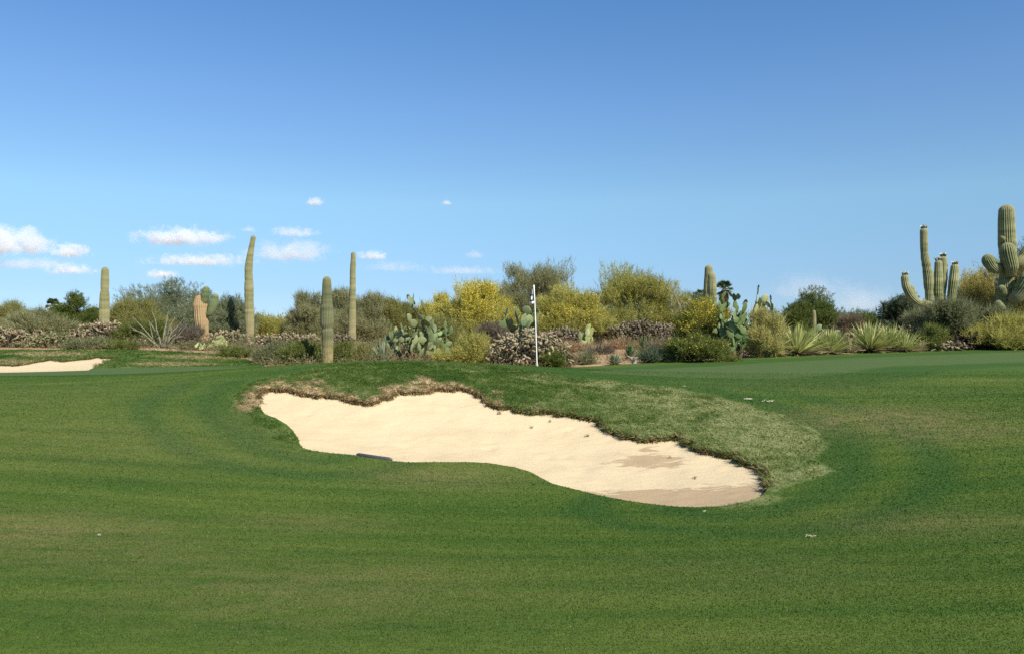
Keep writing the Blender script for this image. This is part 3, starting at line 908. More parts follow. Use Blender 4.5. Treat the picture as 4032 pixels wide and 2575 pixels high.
def prickly_pear(label, px, d, top, w, seed, kind='grey', npads=50, pad=.36, base=None, stems=5, budp=.35, depth=None, tall=1.0):
    rng = np.random.default_rng(seed)
    X = X_of(px, d); g0 = float(h(X, d)) - .05 if base is None else Z_of(base, d)
    H = Z_of(top, d) - g0; W = w / F * d; Dp = depth or W * .7
    root = empty('prickly_pear', (X, d, g0), label, 'cactus', 'prickly pear cacti in the desert scrub')
    stem = MB(); made = []; front = []
    for i in range(stems):
        a = (i + .5) / stems * PI * 2 + rng.normal(0, .3); rr = .30 * W * rng.uniform(.35, 1)
        e = np.array([math.cos(a) * rr, math.sin(a) * rr * .7, H * rng.uniform(.05, .17)])
        b = np.array([math.cos(a) * rr * .25, math.sin(a) * rr * .2, -.05])
        tube(stem, [b, (b + e) / 2 + np.array([0, 0, -.05 * H]), e], [.085, .075, .06], 7, 6)
        dr = norm(np.array([math.cos(a) * .55, math.sin(a) * .35, .9]))
        front.append((e - dr * .03, dr, rng.random() * PI, 1.0, 0))
    stem.build('stem', M_STEM, root)

    def fits(t):
        return (t[0] / (W / 2)) ** 2 + (t[1] / (Dp / 2)) ** 2 + ((t[2] - .47 * H) / (.55 * H)) ** 2 <= 1.08 and t[2] > .05 * H
    tries = 0
    def place(p, u, yaw, sc):
        u = norm(np.asarray(u)); sz = pad * sc
        s = np.cross(u, np.array([math.cos(yaw), math.sin(yaw), .05])); s = norm(s); nrm = np.cross(s, u)
        # local x = width, y = thickness, z = length
        M = Matrix(((s[0], nrm[0], u[0], 0), (s[1], nrm[1], u[1], 0), (s[2], nrm[2], u[2], 0), (0, 0, 0, 1)))
        o = bpy.data.objects.new('pad', PADS[kind][int(rng.integers(0, 3))]); C.objects.link(o); o.parent = root
        o.matrix_local = Matrix.Translation(Vector(p)) @ M @ Matrix.Diagonal((sz, sz, sz * rng.uniform(1.0, 1.18), 1))
        made.append((o, p, u, s, yaw, sc, sz))
    for f in front: place(f[0], f[1], f[2], f[3])
    childless = set(range(len(made)))
    while len(made) < npads and tries < npads * 130:
        tries += 1
        # grow towards a random spot of the clump that has no pad yet
        q_ = rng.normal(size=3); q_ *= rng.random() ** .3 / np.linalg.norm(q_)
        goal = np.array([q_[0] * W / 2, q_[1] * Dp / 2, max(.48 * H + q_[2] * .52 * H, .1 * H)])
        tips = np.array([m_[1] + m_[2] * m_[6] for m_ in made])
        near = np.argsort(((tips - goal) ** 2).sum(1))[:6]; i = int(near[int(rng.integers(0, len(near)))]) if rng.random() < .5 else int(rng.integers(0, len(made)))
        o, p, u, s, yaw, sc, sz = made[i]
        gd = norm((goal - tips[i])[None])[0]
        a = float(np.clip(math.atan2(np.dot(gd, s), max(np.dot(gd, u), .05)), -1.1, 1.1)) + rng.normal(0, .2)
        pt = p + u * sz * (.52 + .50 * math.cos(a)) + s * sz * .36 * math.sin(a)
        u2 = norm(.55 * (u * math.cos(a) + s * math.sin(a)) + .55 * gd + rng.normal(0, .16, 3) + np.array([0, 0, .22 * tall]))
        sc2 = float(np.clip(sc * rng.uniform(.86, 1.08), .70, 1.10))
        t = pt + u2 * pad * sc2
        if not fits(t): continue
        if any(np.linalg.norm((q[1] + q[2] * q[6] * .5) - (pt + u2 * pad * sc2 * .5)) < pad * .34 for q in made): continue
        place(pt - u2 * .03, u2, yaw + rng.normal(0, 1.1), sc2); childless.discard(i); childless.add(len(made) - 1)
    ztop = max(q[1][2] + q[2][2] * q[6] for q in made)
    root.scale = (1, 1, min(1.35, H / ztop))
    for i in sorted(childless):
        o, p, u, *_ = made[i]
        if p[2] > .4 * ztop and rng.random() < budp and u[2] > .3:
            b = bpy.data.objects.new('fruit', BUDS); C.objects.link(b); b.parent = o
    return root


# cholla, yucca, ocotillo, palm ------------------------------------------------
def cholla(label, px, d, top, w, seed, base=None, pal=None, n=None, size=.15, lo=.0, rad=.034, depth=None):
    rng = np.random.default_rng(seed)
    X = X_of(px, d); g0 = float(h(X, d)) - .05 if base is None else Z_of(base, d)
    H = Z_of(top, d) - g0; W = w / F * d; Dp = depth or min(W * .7, 2.6)
    root = empty('cholla', (X, d, g0), label, 'cactus', 'cholla cacti in the desert scrub')
    n = n or int(np.clip(250 * (W * H) ** .8, 130, 1300))
    k = int(6 + 3.4 * W)
    cx = np.linspace(-.5, .5, k) + rng.normal(0, .4 / k, k); cy = rng.uniform(-.5, .5, k)
    hz = H * (.62 + .38 * np.sqrt(np.maximum(1 - (2 * cx) ** 2 * .8, 0))) * rng.uniform(.78, 1.0, k)
    hz[int(np.argmin(np.abs(cx)))] = H
    ci = rng.integers(0, k, n); v = rng.random(n) ** .75; ang = rng.random(n) * 2 * PI
    rr = .72 * W / max(k, 3) + .16 * W / 2
    prof = np.sqrt(np.maximum(1 - np.abs(v * 1.6 - .75) ** 2, .1)); q = rng.random(n) ** .4
    P = np.c_[cx[ci] * (W - rr) + np.cos(ang) * rr * prof * q, cy[ci] * max(Dp - rr, .2) + np.sin(ang) * rr * prof * q, lo * H + v * (hz[ci] * .95 - lo * H)]
    D = norm(np.c_[np.cos(ang) * .8, np.sin(ang) * .8, rng.normal(.15, .75, n)] + .4 * rng.normal(size=(n, 3)))
    L = size * rng.uniform(.6, 1.3, n); R = rad * rng.uniform(.75, 1.25, n)
    # each joint a six-sided tapered sausage
    t = np.array([0, .18, .55, .88, 1.0]); rp = np.array([.45, .9, 1.0, .8, .25]); sd = 6
    S = norm(np.cross(D, rng.normal(size=(n, 3)))); B = np.cross(D, S); a = np.arange(sd) / sd * 2 * PI
    V = P[:, None, None, :] + D[:, None, None, :] * (L[:, None] * t[None])[:, :, None, None] + (R[:, None] * rp[None])[:, :, None, None] * (
        np.cos(a)[None, None, :, None] * S[:, None, None, :] + np.sin(a)[None, None, :, None] * B[:, None, None, :])
    q0 = grid_quads(5, sd); nv = 5 * sd
    quads = (np.arange(n)[:, None, None] * nv + q0[None]).reshape(-1, 4)
    mb = MB(); mb.add(V.reshape(-1, 3), [quads])
    # bristling straw spines round the joints
    idx = rng.integers(0, n, n * 3); f = rng.random(len(idx)); aa = rng.random(len(idx)) * 2 * PI
    o = np.cos(aa)[:, None] * S[idx] + np.sin(aa)[:, None] * B[idx]
    diamonds(mb, P[idx] + D[idx] * (L[idx] * f)[:, None] + o * (R[idx] * .8)[:, None], o + .5 * rng.normal(size=o.shape), rng.uniform(.03, .06, len(idx)), .010, rng)
    mb.build('spiny_growth', leaf_mat('cholla_' + (pal or 'tan'), {'tan': [(.10, .078, .042), (.27, .22, .13), (.48, .405, .265)], 'purple': [(.08, .064, .042), (.19, .155, .105), (.33, .28, .20)],
                                 'dark': [(.022, .017, .012), (.05, .038, .028), (.10, .08, .055)], 'green': [(.085, .095, .04), (.19, .19, .09), (.33, .30, .17)]}[pal or 'tan'], .08), root)  # mesh of cholla joints with their straw spines, no leaves
    mb = MB()
    for i in range(k):
        b = np.array([cx[i] * W * .55, cy[i] * Dp * .5, 0]); e = np.array([cx[i] * (W - rr), cy[i] * (Dp - rr), hz[i] * .8])
        mi = (b + e) / 2 + rng.normal(0, .06 * H, 3)
        tube(mb, [b, mi, e], [.055, .045, .025], 6, 7)
        for j in range(3):
            s0 = b + (e - b) * rng.uniform(.35, .9); tube(mb, [s0, s0 + np.array([rng.normal(0, .3 * rr), rng.normal(0, .3 * rr), .14 * H * rng.random() + .05])], [.03, .02], 5)
    o_ = np.argsort(cx); rt = np.c_[cx[o_] * W * .55, cy[o_] * Dp * .5, np.full(k, -.02)]     # shallow root crown joining the stems
    tube(mb, rt, [.05, .05], 6)
    mb.build('trunk', BARK['dark'], root)
    return root


def yucca(label, px, d, top, w, seed, base=None, pal='lime', n=90, wid=.045, cat='yucca', droop=.1, name='yucca'):
    rng = np.random.default_rng(seed)
    X = X_of(px, d); g0 = float(h(X, d)) - .05 if base is None else Z_of(base, d)
    H = Z_of(top, d) - g0; W = w / F * d
    root = empty(name, (X, d, g0), label, cat, 'spiky rosette plants in the desert scrub')
    def blades(cnt, zlo, zhi, Lf, mat, nm, dr):
        az = rng.random(cnt) * 2 * PI; el = rng.uniform(zlo, zhi, cnt)
        L = Lf * rng.uniform(.75, 1.1, cnt)
        dx = np.cos(az) * np.cos(el) * W / 2; dy = np.sin(az) * np.cos(el) * W / 2; dz = np.sin(el) * H * 1.05
        E = np.c_[dx, dy, dz] * L[:, None]
        b = np.c_[np.cos(az) * .05, np.sin(az) * .05, np.full(cnt, H * .08)]
        S = norm(np.c_[-np.sin(az), np.cos(az), rng.normal(0, .35, cnt)])
        t = np.array([0, .35, .7, 1.0]); ww = np.array([.8, 1.0, .7, .05]) * wid / 2
        V = []
        for i in range(4):
            c = b + E * t[i] + np.array([0, 0, -1.0]) * (dr * H * t[i] ** 2.5)
            fold = np.array([0, 0, .35 * wid])
            V += [c - S * ww[i] + fold * (1 - t[i]), c - np.array([0, 0, .1 * wid]), c + S * ww[i] + fold * (1 - t[i])]
        V = np.stack(V, 1)
        q0 = grid_quads(4, 3, False)
        mb = MB(); mb.add(V.reshape(-1, 3), [(np.arange(cnt)[:, None, None] * 12 + q0[None]).reshape(-1, 4)])
        return mb.build(nm, mat, root, smooth=False)
    cols = {'lime': [(.20, .24, .06), (.46, .48, .16), (.72, .70, .34)], 'grey': [(.13, .17, .09), (.25, .29, .17), (.40, .44, .29)], 'green': [(.06, .11, .04), (.13, .20, .08), (.25, .32, .15)],
            'straw': [(.28, .22, .12), (.46, .37, .22), (.60, .51, .33)]}
    blades(n, .30, 1.5, 1.0, leaf_mat('blade_' + pal, cols[pal], .25), 'leaves', droop)
    blades(int(n * .35), -.12, .3, .9, leaf_mat('dry_blade', [(.16, .12, .06), (.33, .26, .14), (.52, .43, .27)], .15), 'dry_leaves', .06)
    return root


def ocotillo(label, px, d, base, tops, seed):
    rng = np.random.default_rng(seed)
    X = X_of(px, d); g0 = float(h(X, d)) - .05
    root = empty('ocotillo', (X, d, g0), label, 'shrub')
    mat = plain_mat('ocotillo_cane', (.27, .25, .18), (.17, .18, .10), 12)
    lm = leaf_mat('ocotillo_leaf', [(.08, .09, .04), (.15, .16, .08), (.25, .24, .14)])
    for i, (tx, ty) in enumerate(tops):
        e = np.array([X_of(tx, d) - X, rng.normal(0, .55), Z_of(ty, d) - g0]); b = np.array([e[0] * .10 + rng.normal(0, .09), rng.normal(0, .08), 0])
        m1 = b + (e - b) * .4 + np.array([e[0] * .03 + rng.normal(0, .05), rng.normal(0, .05), .10]); m2 = b + (e - b) * .72 + rng.normal(0, .05, 3) + np.array([0, 0, .06])
        mb = MB(); tube(mb, [b, m1, m2, e], [.030, .026, .021, .012], 6, 14)
        c = mb.build('cane', mat, root)
        lf = MB(); t = rng.random(70); pp = smooth_path([b, m1, m2, e], 60); p = pp[(t * 59).astype(int)]
        diamonds(lf, p, rng.normal(size=(70, 3)), .045, .022, rng); lf.build('leaves', lm, c, smooth=False)
    return root


def fan_palm(label, px, d, top, w, seed):
    rng = np.random.default_rng(seed)
    X = X_of(px, d); g0 = float(h(X, d)) - .05; H = Z_of(top, d) - g0; R = w / F * d / 2
    root = empty('fan_palm', (X, d, g0), label, 'palm tree', 'fan palms beyond the scrub')
    mb = MB(); cz = H - R * .75
    tube(mb, [(0, 0, 0), (.05, 0, cz * .5), (0, 0, cz)], [.26, .2, .2], 9, 10); mb.build('trunk', BARK['grey'], root)
    mb = MB(); sk = MB()
    for i in range(34):
        az = rng.random() * 2 * PI; el = rng.uniform(-.5, 1.35)
        dr = np.array([math.cos(az) * math.cos(el), math.sin(az) * math.cos(el), math.sin(el)])
        b = np.array([0, 0, cz]); e = b + dr * R * .5
        tube(mb, [b, e], [.03, .015], 4)
        s = norm(np.cross(dr, [0, 0, 1])); nn = 15; f = np.linspace(-1.25, 1.25, nn)
        D = np.cos(f)[:, None] * dr + np.sin(f)[:, None] * s - np.array([0, 0, .22])
        diamonds(mb, np.repeat(e[None], nn, 0), D, R * .55 * np.cos(f * .5), .10, rng, 0, .15, side=np.cross(D, np.cross(dr, s)))
    mb.build('fronds', leaf_mat('palm_frond', [(.06, .10, .03), (.14, .19, .065), (.26, .30, .12)]), root, smooth=False)
    n = 150; az = rng.random(n) * 2 * PI
    diamonds(sk, np.c_[np.cos(az) * .18, np.sin(az) * .18, cz - rng.random(n) * R * 1.1], np.c_[np.cos(az) * .5, np.sin(az) * .5, -np.ones(n)], .7, .12, rng)
    sk.build('dry_skirt', leaf_mat('palm_skirt', [(.12, .08, .04), (.2, .14, .075), (.3, .22, .12)]), root, smooth=False)
    return root


def dead_tree(label, px, d, top, w, seed, name='dead_tree', base=None, limbs=7, lean=0.0):
    rng = np.random.default_rng(seed)
    X = X_of(px, d); g0 = float(h(X, d)) - .05 if base is None else Z_of(base, d)
    H = Z_of(top, d) - g0; W = w / F * d
    root = empty(name, (X, d, g0), label, 'dead tree', 'bare dead trees in the desert scrub')
    mb = MB()
    tube(mb, [(0, 0, 0), (lean * .3 + .05, 0, H * .3), (lean * .6, 0, H * .55)], [.09, .07, .05], 7, 7)
    tr = mb.build('trunk', BARK['grey'], root)
    for i in range(limbs):
        s = np.array([lean * (.25 + .35 * i / limbs), 0, H * (.25 + .3 * i / limbs)])
        e = np.array([rng.uniform(-.5, .5) * W + lean * .5, rng.normal(0, .2 * W), H * rng.uniform(.72, 1.0)])
        if i == 0: e[2] = H
        mb = MB(); m1 = (s + e) / 2 + rng.normal(0, .07 * H, 3)
        tube(mb, [s, m1, e], [.07, .05, .022], 5, 8)
        for j in range(6):
            p = m1 + (e - m1) * rng.random() if j % 2 else s + (m1 - s) * rng.random()
            q = p + np.array([rng.normal(0, .16 * W), rng.normal(0, .1 * W), rng.normal(.06 * H, .07 * H)])
            tube(mb, [p, (p + q) / 2 + rng.normal(0, .03 * H, 3), q], [.018, .014, .007], 4, 5)
        mb.build('branch', BARK['grey'], root)
    return root


# ---- saguaros
saguaro('tall plain saguaro column with darker top behind tan cholla, left of the ocotillo', 50, [(411, 1330, 22), (410, 1280, 20), (411, 1200, 18), (413, 1120, 15), (414, 1052, 13)], mat=M_SAGP, ribs=20, seed=1)
saguaro('tan scarred saguaro stump with two short green arms', 45, [(797, 1375, 22), (797, 1330, 23), (793, 1270, 27), (789, 1215, 29), (788, 1185, 28), (791, 1162, 17)],
        [[(800, 1196, 12, .05), (806, 1182, 15, .10), (812, 1160, 16, .12), (817, 1128, 11, .12)], [(812, 1225, 8, .05), (826, 1238, 12, .12), (838, 1215, 17, .15), (848, 1180, 16, .15), (855, 1158, 11, .15)]], mat=M_SAGD, armmat=M_SAGG, ribs=18, seed=2, step=.2)
saguaro('tallest thin saguaro whose upper part leans over', 50, [(984, 1350, 18), (983, 1290, 20), (981, 1200, 18), (980, 1110, 18), (979, 1060, 16), (986, 1000, 15), (995, 950, 12), (999, 928, 9)], mat=M_SAGP, ribs=20, seed=3)
saguaro('stout round-topped saguaro with ribbed brown foot on the grass edge', 30, [(1290, 1412, 22), (1290, 1340, 23), (1288, 1260, 25), (1287, 1180, 24), (1287, 1130, 20), (1287, 1089, 15)], mat=M_SAGK, ribs=22, seed=4)
saguaro('slim pale saguaro with stepped narrow tip beside the stout one', 48, [(1387, 1370, 15), (1386, 1310, 17), (1387, 1250, 16), (1388, 1160, 14), (1389, 1100, 12), (1389, 1070, 11), (1391, 1020, 11), (1390, 993, 8)], mat=M_SAGP, ribs=18, seed=5)
saguaro('taller rear saguaro of the pair rising behind the yellow bush', 52, [(2788, 1250, 17), (2788, 1150, 17), (2790, 1090, 17), (2791, 1044, 14)], mat=M_SAG, ribs=20, seed=6)
saguaro('shorter front saguaro of the pair rising behind the yellow bush', 49, [(2806, 1260, 17), (2805, 1180, 18), (2803, 1120, 18), (2802, 1073, 15)], mat=M_SAG, ribs=20, seed=7)
saguaro('small young saguaro in front of a dark green mesquite', 50, [(3206, 1300, 8), (3206, 1255, 8), (3204, 1222, 7)], mat=M_SAGP, ribs=14, seed=8)
saguaro('many-armed saguaro with white flowers on its tips', 44, [(3666, 1300, 22.6), (3660, 1215, 21.5), (3659, 1170, 16.9), (3657, 1130, 14.7), (3655, 1090, 19.2), (3645, 1030, 16.9), (3640, 1000, 13.6), (3638, 940, 14.7), (3637, 898, 13.6)],
        [[(3674, 1212, 10.2, .3), (3640, 1200, 13.6, .4), (3605, 1196, 14.7, .45), (3575, 1170, 15.8, .4), (3556, 1130, 15.8, .35), (3549, 1083, 13.6, .35)],
         [(3640, 1200, 10.2), (3610, 1185, 12.4, -.1), (3595, 1150, 13.6, -.1), (3588, 1124, 12.4, -.1)],
         [(3700, 1260, 13.6), (3698, 1190, 15.8), (3693, 1140, 16.9), (3695, 1085, 16.9), (3695, 1024, 13.6)],
         [(3710, 1260, 13.6, -.2), (3715, 1180, 13.6, -.2), (3722, 1120, 13.6, -.2), (3724, 1060, 14.7, -.2), (3722, 1007, 12.4, -.2)],
         [(3740, 1260, 13.6, .1), (3742, 1180, 16.9, .1), (3750, 1110, 18.1, .1), (3757, 1040, 14.7, .1)]], mat=M_SAG, ribs=18, seed=9, flowers=(0, 1, 3, 4, 5))
saguaro('massive ribbed saguaro with many fat curled arms at the picture edge', 38, [(3946, 1330, 24), (3945, 1230, 24), (3955, 1150, 27), (3968, 1050, 26), (3966, 960, 32), (3963, 880, 31), (3963, 806, 26)],
        [[(3930, 1052, 16, .15), (3912, 1062, 21, .25), (3886, 1045, 24, .3), (3866, 1006, 22, .3)],
         [(3962, 1090, 16, .35), (3954, 1056, 26, .55), (3940, 1010, 29, .6), (3932, 962, 25, .6)],
         [(3958, 1188, 18, .4), (3978, 1168, 30, .6), (4008, 1122, 40, .75), (4036, 1068, 33, .75)],
         [(3985, 1040, 16, .1), (4004, 1035, 22, .2), (4030, 1010, 26, .2), (4052, 970, 20, .2)],
         [(3940, 1160, 10, .3), (3926, 1150, 15, .45), (3912, 1128, 14, .5)],
         [(3940, 1215, 10, .3), (3916, 1206, 14, .4), (3904, 1186, 13, .4)],
         [(3945, 945, 8, .2), (3930, 941, 9, .3), (3925, 934, 8, .3)],
         [(3990, 960, 12, -.3), (4002, 985, 14, -.3), (4006, 950, 12, -.3)]], mat=M_SAG, ribs=24, seed=10, spiny=True, step=.35)
print('saguaros', round(time.time() - T0, 1))

# ---- trees and shrubs: (name, label, category, px, metres, top row, width px, palette, keywords)
PV = 'palo verde trees in the desert scrub'; MQ = 'leafy green trees in the desert scrub'; SH = 'low shrubs along the edge of the grass'
TREES = [
    ('palo_verde', 'hazy olive palo verde at the picture edge above dark cholla', 'tree', 20, 56, 1205, 270, 'olive', PV, dict()),
    ('palo_verde', 'low grey-olive palo verde in front of the distant palm', 'tree', 150, 50, 1232, 260, 'palegrey', PV, dict()),
    ('mesquite_tree', 'open leafy green mesquite between the palm and the plain saguaro', 'tree', 300, 54, 1166, 170, 'mesquite', MQ, dict(lo=.3, spread=.15, bark='dark', leaf=.075, density=.6)),
    ('mesquite_tree', 'bushy olive-green mesquite at the foot of the distant palm', 'tree', 220, 57, 1215, 150, 'mesquite', MQ, dict(bark='dark')),
    ('palo_verde', 'yellowish palo verde with bare grey branches behind the ocotillo', 'tree', 535, 52, 1190, 180, 'olive', PV, dict(bark='grey')),
    ('ironwood_tree', 'broad grey-green ironwood behind the tan scarred saguaro', 'tree', 745, 56, 1118, 430, 'greygreen', MQ, dict(bark='grey', up=.9, density=1.2, depth=5.0)),
    ('ironwood_tree', 'dark lower ironwood between scarred saguaro and leaning saguaro', 'tree', 905, 53, 1180, 150, 'greygreen', MQ, dict(bark='grey')),
    ('palo_verde', 'low lime-green palo verde right of the leaning saguaro', 'tree', 1070, 56, 1252, 190, 'yellowgreen', PV, dict()),
    ('palo_verde', 'feathery grey palo verde just left of the stout saguaro', 'tree', 1215, 54, 1165, 150, 'palegrey', PV, dict(up=1.1)),
    ('palo_verde', 'grey palo verde filling the gap between stout and slim saguaros', 'tree', 1345, 58, 1150, 130, 'palegrey', PV, dict(up=1.1)),
    ('palo_verde', 'olive-yellow palo verde behind the slim pale saguaro', 'tree', 1450, 55, 1172, 190, 'palegrey', PV, dict(up=1.1)),
    ('palo_verde', 'olive-yellow palo verde behind the big prickly pear', 'tree', 1570, 56, 1188, 170, 'olive', PV, dict(up=1.1)),
    ('palo_verde', 'bright yellow blossom sprays beside the big prickly pear', 'tree', 1705, 48, 1170, 100, 'yellowgreen', PV, dict(bloom=.8, up=1.2)),
    ('palo_verde', 'big round golden yellow palo verde in full bloom', 'tree', 1868, 43, 1128, 270, 'yellowgreen', PV, dict(bloom=.75, density=1.15)),
    ('palo_verde', 'tallest grey-olive palo verde behind the flagstick', 'tree', 2085, 52, 1052, 290, 'palegrey', PV, dict(up=1.4, spread=.17, density=1.05)),
    ('palo_verde', 'yellow blooming palo verde just right of the flagstick', 'tree', 2250, 44, 1150, 250, 'yellowgreen', PV, dict(bloom=.5, density=1.1)),
    ('palo_verde', 'wide green-yellow domed palo verde under open sky', 'tree', 2490, 52, 1066, 345, 'limeolive', PV, dict(up=1.0, density=1.25, depth=4.6, bloom=.12)),
    ('mesquite_tree', 'dark blue-green tree with grey dead twigs beside the domed palo verde', 'tree', 2700, 58, 1165, 140, 'bluegreen', MQ, dict(bark='grey', density=.7, snag=3)),
    ('palo_verde', 'small yellow-topped palo verde in front of the paired saguaros', 'tree', 2765, 35, 1195, 180, 'creosote', PV, dict(bloom=.85, lo=.3, leaf=.05)),
    ('creosote_bush', 'yellow-green bush spreading at the foot of the yellow-topped palo verde', 'bush', 2740, 31, 1325, 225, 'creosote', SH, dict(lo=.0, bloom=.12, leaf=.05)),
    ('palo_verde', 'pale yellow twiggy bush among tall prickly pear pads', 'tree', 3020, 33, 1225, 115, 'paleyellow', PV, dict(lo=.05, leaf=.045, density=.5)),
    ('mesquite_tree', 'dark green round mesquite behind the small young saguaro', 'tree', 3190, 60, 1158, 270, 'mesquite', MQ, dict(bark='dark', density=1.3, leaf=.07)),
    ('mesquite_tree', 'lower dark green mesquite trailing off beside the round one', 'tree', 3375, 64, 1236, 220, 'mesquite', MQ, dict(bark='dark')),
    ('palo_verde', 'small reddish-brown bush behind the yuccas', 'tree', 3335, 50, 1248, 90, 'twig', PV, dict(bark='grey')),
    ('mesquite_tree', 'open blue-green tree under the flowering saguaro', 'tree', 3560, 50, 1175, 170, 'bluegreen', MQ, dict(bark='grey', leaf=.075, density=.8)),
    ('palo_verde', 'dull green bush hiding the foot of the flowering saguaro', 'tree', 3735, 37, 1195, 230, 'olivegrey', PV, dict(lo=.05, density=1.1)),
    ('creosote_bush', 'dark green bush at the grass edge below the flowering saguaro', 'bush', 3660, 35.5, 1290, 120, 'creosote', SH, dict(lo=0)),
    ('palo_verde', 'orange-gold palo verde between the two big armed saguaros', 'tree', 3870, 50, 1055, 230, 'paleyellow', PV, dict(up=1.3, density=.6, bloom=.45, bloompal='gold', leaf=.06)),
    ('palo_verde', 'pale lime palo verde bush below the massive saguaro', 'tree', 3960, 35.5, 1255, 230, 'yellowgreen', PV, dict(lo=.05, density=1.1)),
    ('palo_verde', 'dull green brush climbing the foot of the massive saguaro', 'tree', 3925, 37.2, 1225, 110, 'olivegrey', PV, dict(lo=.1, leaf=.05)),
    ('palo_verde', 'olive palo verde rising behind the massive saguaro at the edge', 'tree', 4060, 46, 930, 190, 'olive', PV, dict(up=1.0)),
    ('palo_verde', 'dull olive bush between the two prickly pears', 'tree', 1740, 40, 1265, 150, 'olive', PV, dict(lo=.05)),
    ('creosote_bush', 'yellow-green bush on the mound below the golden palo verde', 'bush', 1840, 29.5, 1325, 170, 'yellowgreen', SH, dict(lo=0, leaf=.045)),
    ('brittlebush', 'purple-brown twig bush between golden palo verde and cholla', 'bush', 1950, 38, 1280, 130, 'purple', SH, dict(lo=.05, bark='dark', leaf=.045)),
    ('creosote_bush', 'green bush by the small patch of bare soil left of the mound', 'bush', 935, 36, 1372, 110, 'creosote', SH, dict(lo=0, leaf=.04)),
    ('brittlebush', 'brown twig bush above the small bare soil patch', 'bush', 990, 37.5, 1372, 80, 'twig', SH, dict(lo=0, leaf=.04, bark='dark')),
    ('creosote_bush', 'grey-green bush right of the small bare soil patch', 'bush', 1085, 33, 1355, 120, 'olivegrey', SH, dict(lo=0, leaf=.045)),
    ('creosote_bush', 'olive bush next to the foot of the stout saguaro', 'bush', 1195, 31.5, 1352, 130, 'creosote', SH, dict(lo=0, leaf=.045)),
    ('creosote_bush', 'fresh green low bush between stout and slim saguaros', 'bush', 1345, 31, 1358, 75, 'creosote', SH, dict(lo=0, leaf=.04)),
    ('creosote_bush', 'low olive bush in front of the slim pale saguaro', 'bush', 1425, 32, 1366, 90, 'olive', SH, dict(lo=0, leaf=.04)),
    ('creosote_bush', 'grey-green bush at the foot of the leaning saguaro', 'bush', 985, 46, 1340, 110, 'greygreen', SH, dict(lo=0, leaf=.045)),
    ('creosote_bush', 'green tuft beside the ocotillo on the far bank', 'bush', 480, 39, 1350, 90, 'creosote', SH, dict(lo=0, leaf=.045)),
    ('creosote_bush', 'dark green bush just behind the ocotillo canes', 'bush', 560, 43, 1270, 170, 'creosote', SH, dict(lo=.05, leaf=.05)),
    ('brittlebush', 'grey twig bush between ocotillo and scarred saguaro', 'bush', 735, 43, 1290, 110, 'purple', SH, dict(lo=.05, leaf=.045, bark='grey')),
    ('brittlebush', 'low grey twig bush beside the pale prickly pears', 'bush', 770, 40.5, 1368, 90, 'twig', SH, dict(lo=0, leaf=.04, bark='grey')),
    ('creosote_bush', 'green bush at the right foot of the big cholla', 'bush', 2170, 27.6, 1385, 75, 'creosote', SH, dict(lo=0, leaf=.04)),
    ('brittlebush', 'dry straw-coloured bush high on the bare soil bank', 'bush', 2260, 38, 1355, 130, 'straw', SH, dict(lo=0, leaf=.04, bark='grey')),
    ('brittlebush', 'purple-grey dry bush in the middle of the bare soil bank', 'bush', 2365, 36, 1375, 85, 'purple', SH, dict(lo=0, leaf=.04, bark='grey')),
    ('brittlebush', 'rusty dry bush just behind the grey rosette on the bank', 'bush', 2450, 39, 1350, 120, 'straw', SH, dict(lo=0, leaf=.04, bark='grey')),
    ('brittlebush', 'small round olive tuft low on the bare soil bank', 'bush', 2305, 31, 1415, 60, 'olivegrey', SH, dict(lo=0, leaf=.035)),
    ('brittlebush', 'tiny brown tuft beside the round olive tuft', 'bush', 2225, 29.5, 1412, 50, 'twig', SH, dict(lo=0, leaf=.035)),
    ('creosote_bush', 'dark green low bush between the rosettes and the yellow-green bush', 'bush', 2590, 31, 1385, 130, 'bluegreen', SH, dict(lo=0, leaf=.045)),
    ('brittlebush', 'grey twig bush behind the dark low bush on the bank', 'bush', 2620, 34, 1350, 120, 'twig', SH, dict(lo=0, leaf=.04, bark='grey')),
    ('brittlebush', 'low brown brush among the yuccas', 'bush', 3215, 36, 1325, 130, 'twig', SH, dict(lo=0, leaf=.045, bark='grey')),
    ('brittlebush', 'dry grey brush between tall prickly pear and yuccas', 'bush', 3080, 36, 1310, 110, 'purple', SH, dict(lo=0, leaf=.045, bark='grey')),
    ('creosote_bush', 'grey-green low bush behind the big prickly pear trunk', 'bush', 1660, 36, 1350, 100, 'twig', SH, dict(lo=0, leaf=.045)),
    ('creosote_bush', 'olive brush under the cholla on the far bank', 'bush', 330, 39.5, 1340, 160, 'olivegrey', SH, dict(lo=0, leaf=.045)),
]
for i, (nm, lab, cat, px, d, top, w, pal, grp, kw) in enumerate(TREES):
    if nm == 'palo_verde': kw.setdefault('twig', .44)
    shrub(nm, lab, cat, px, d, top, w, pal, 100 + i, grp, **kw)
print('shrubs', round(time.time() - T0, 1))

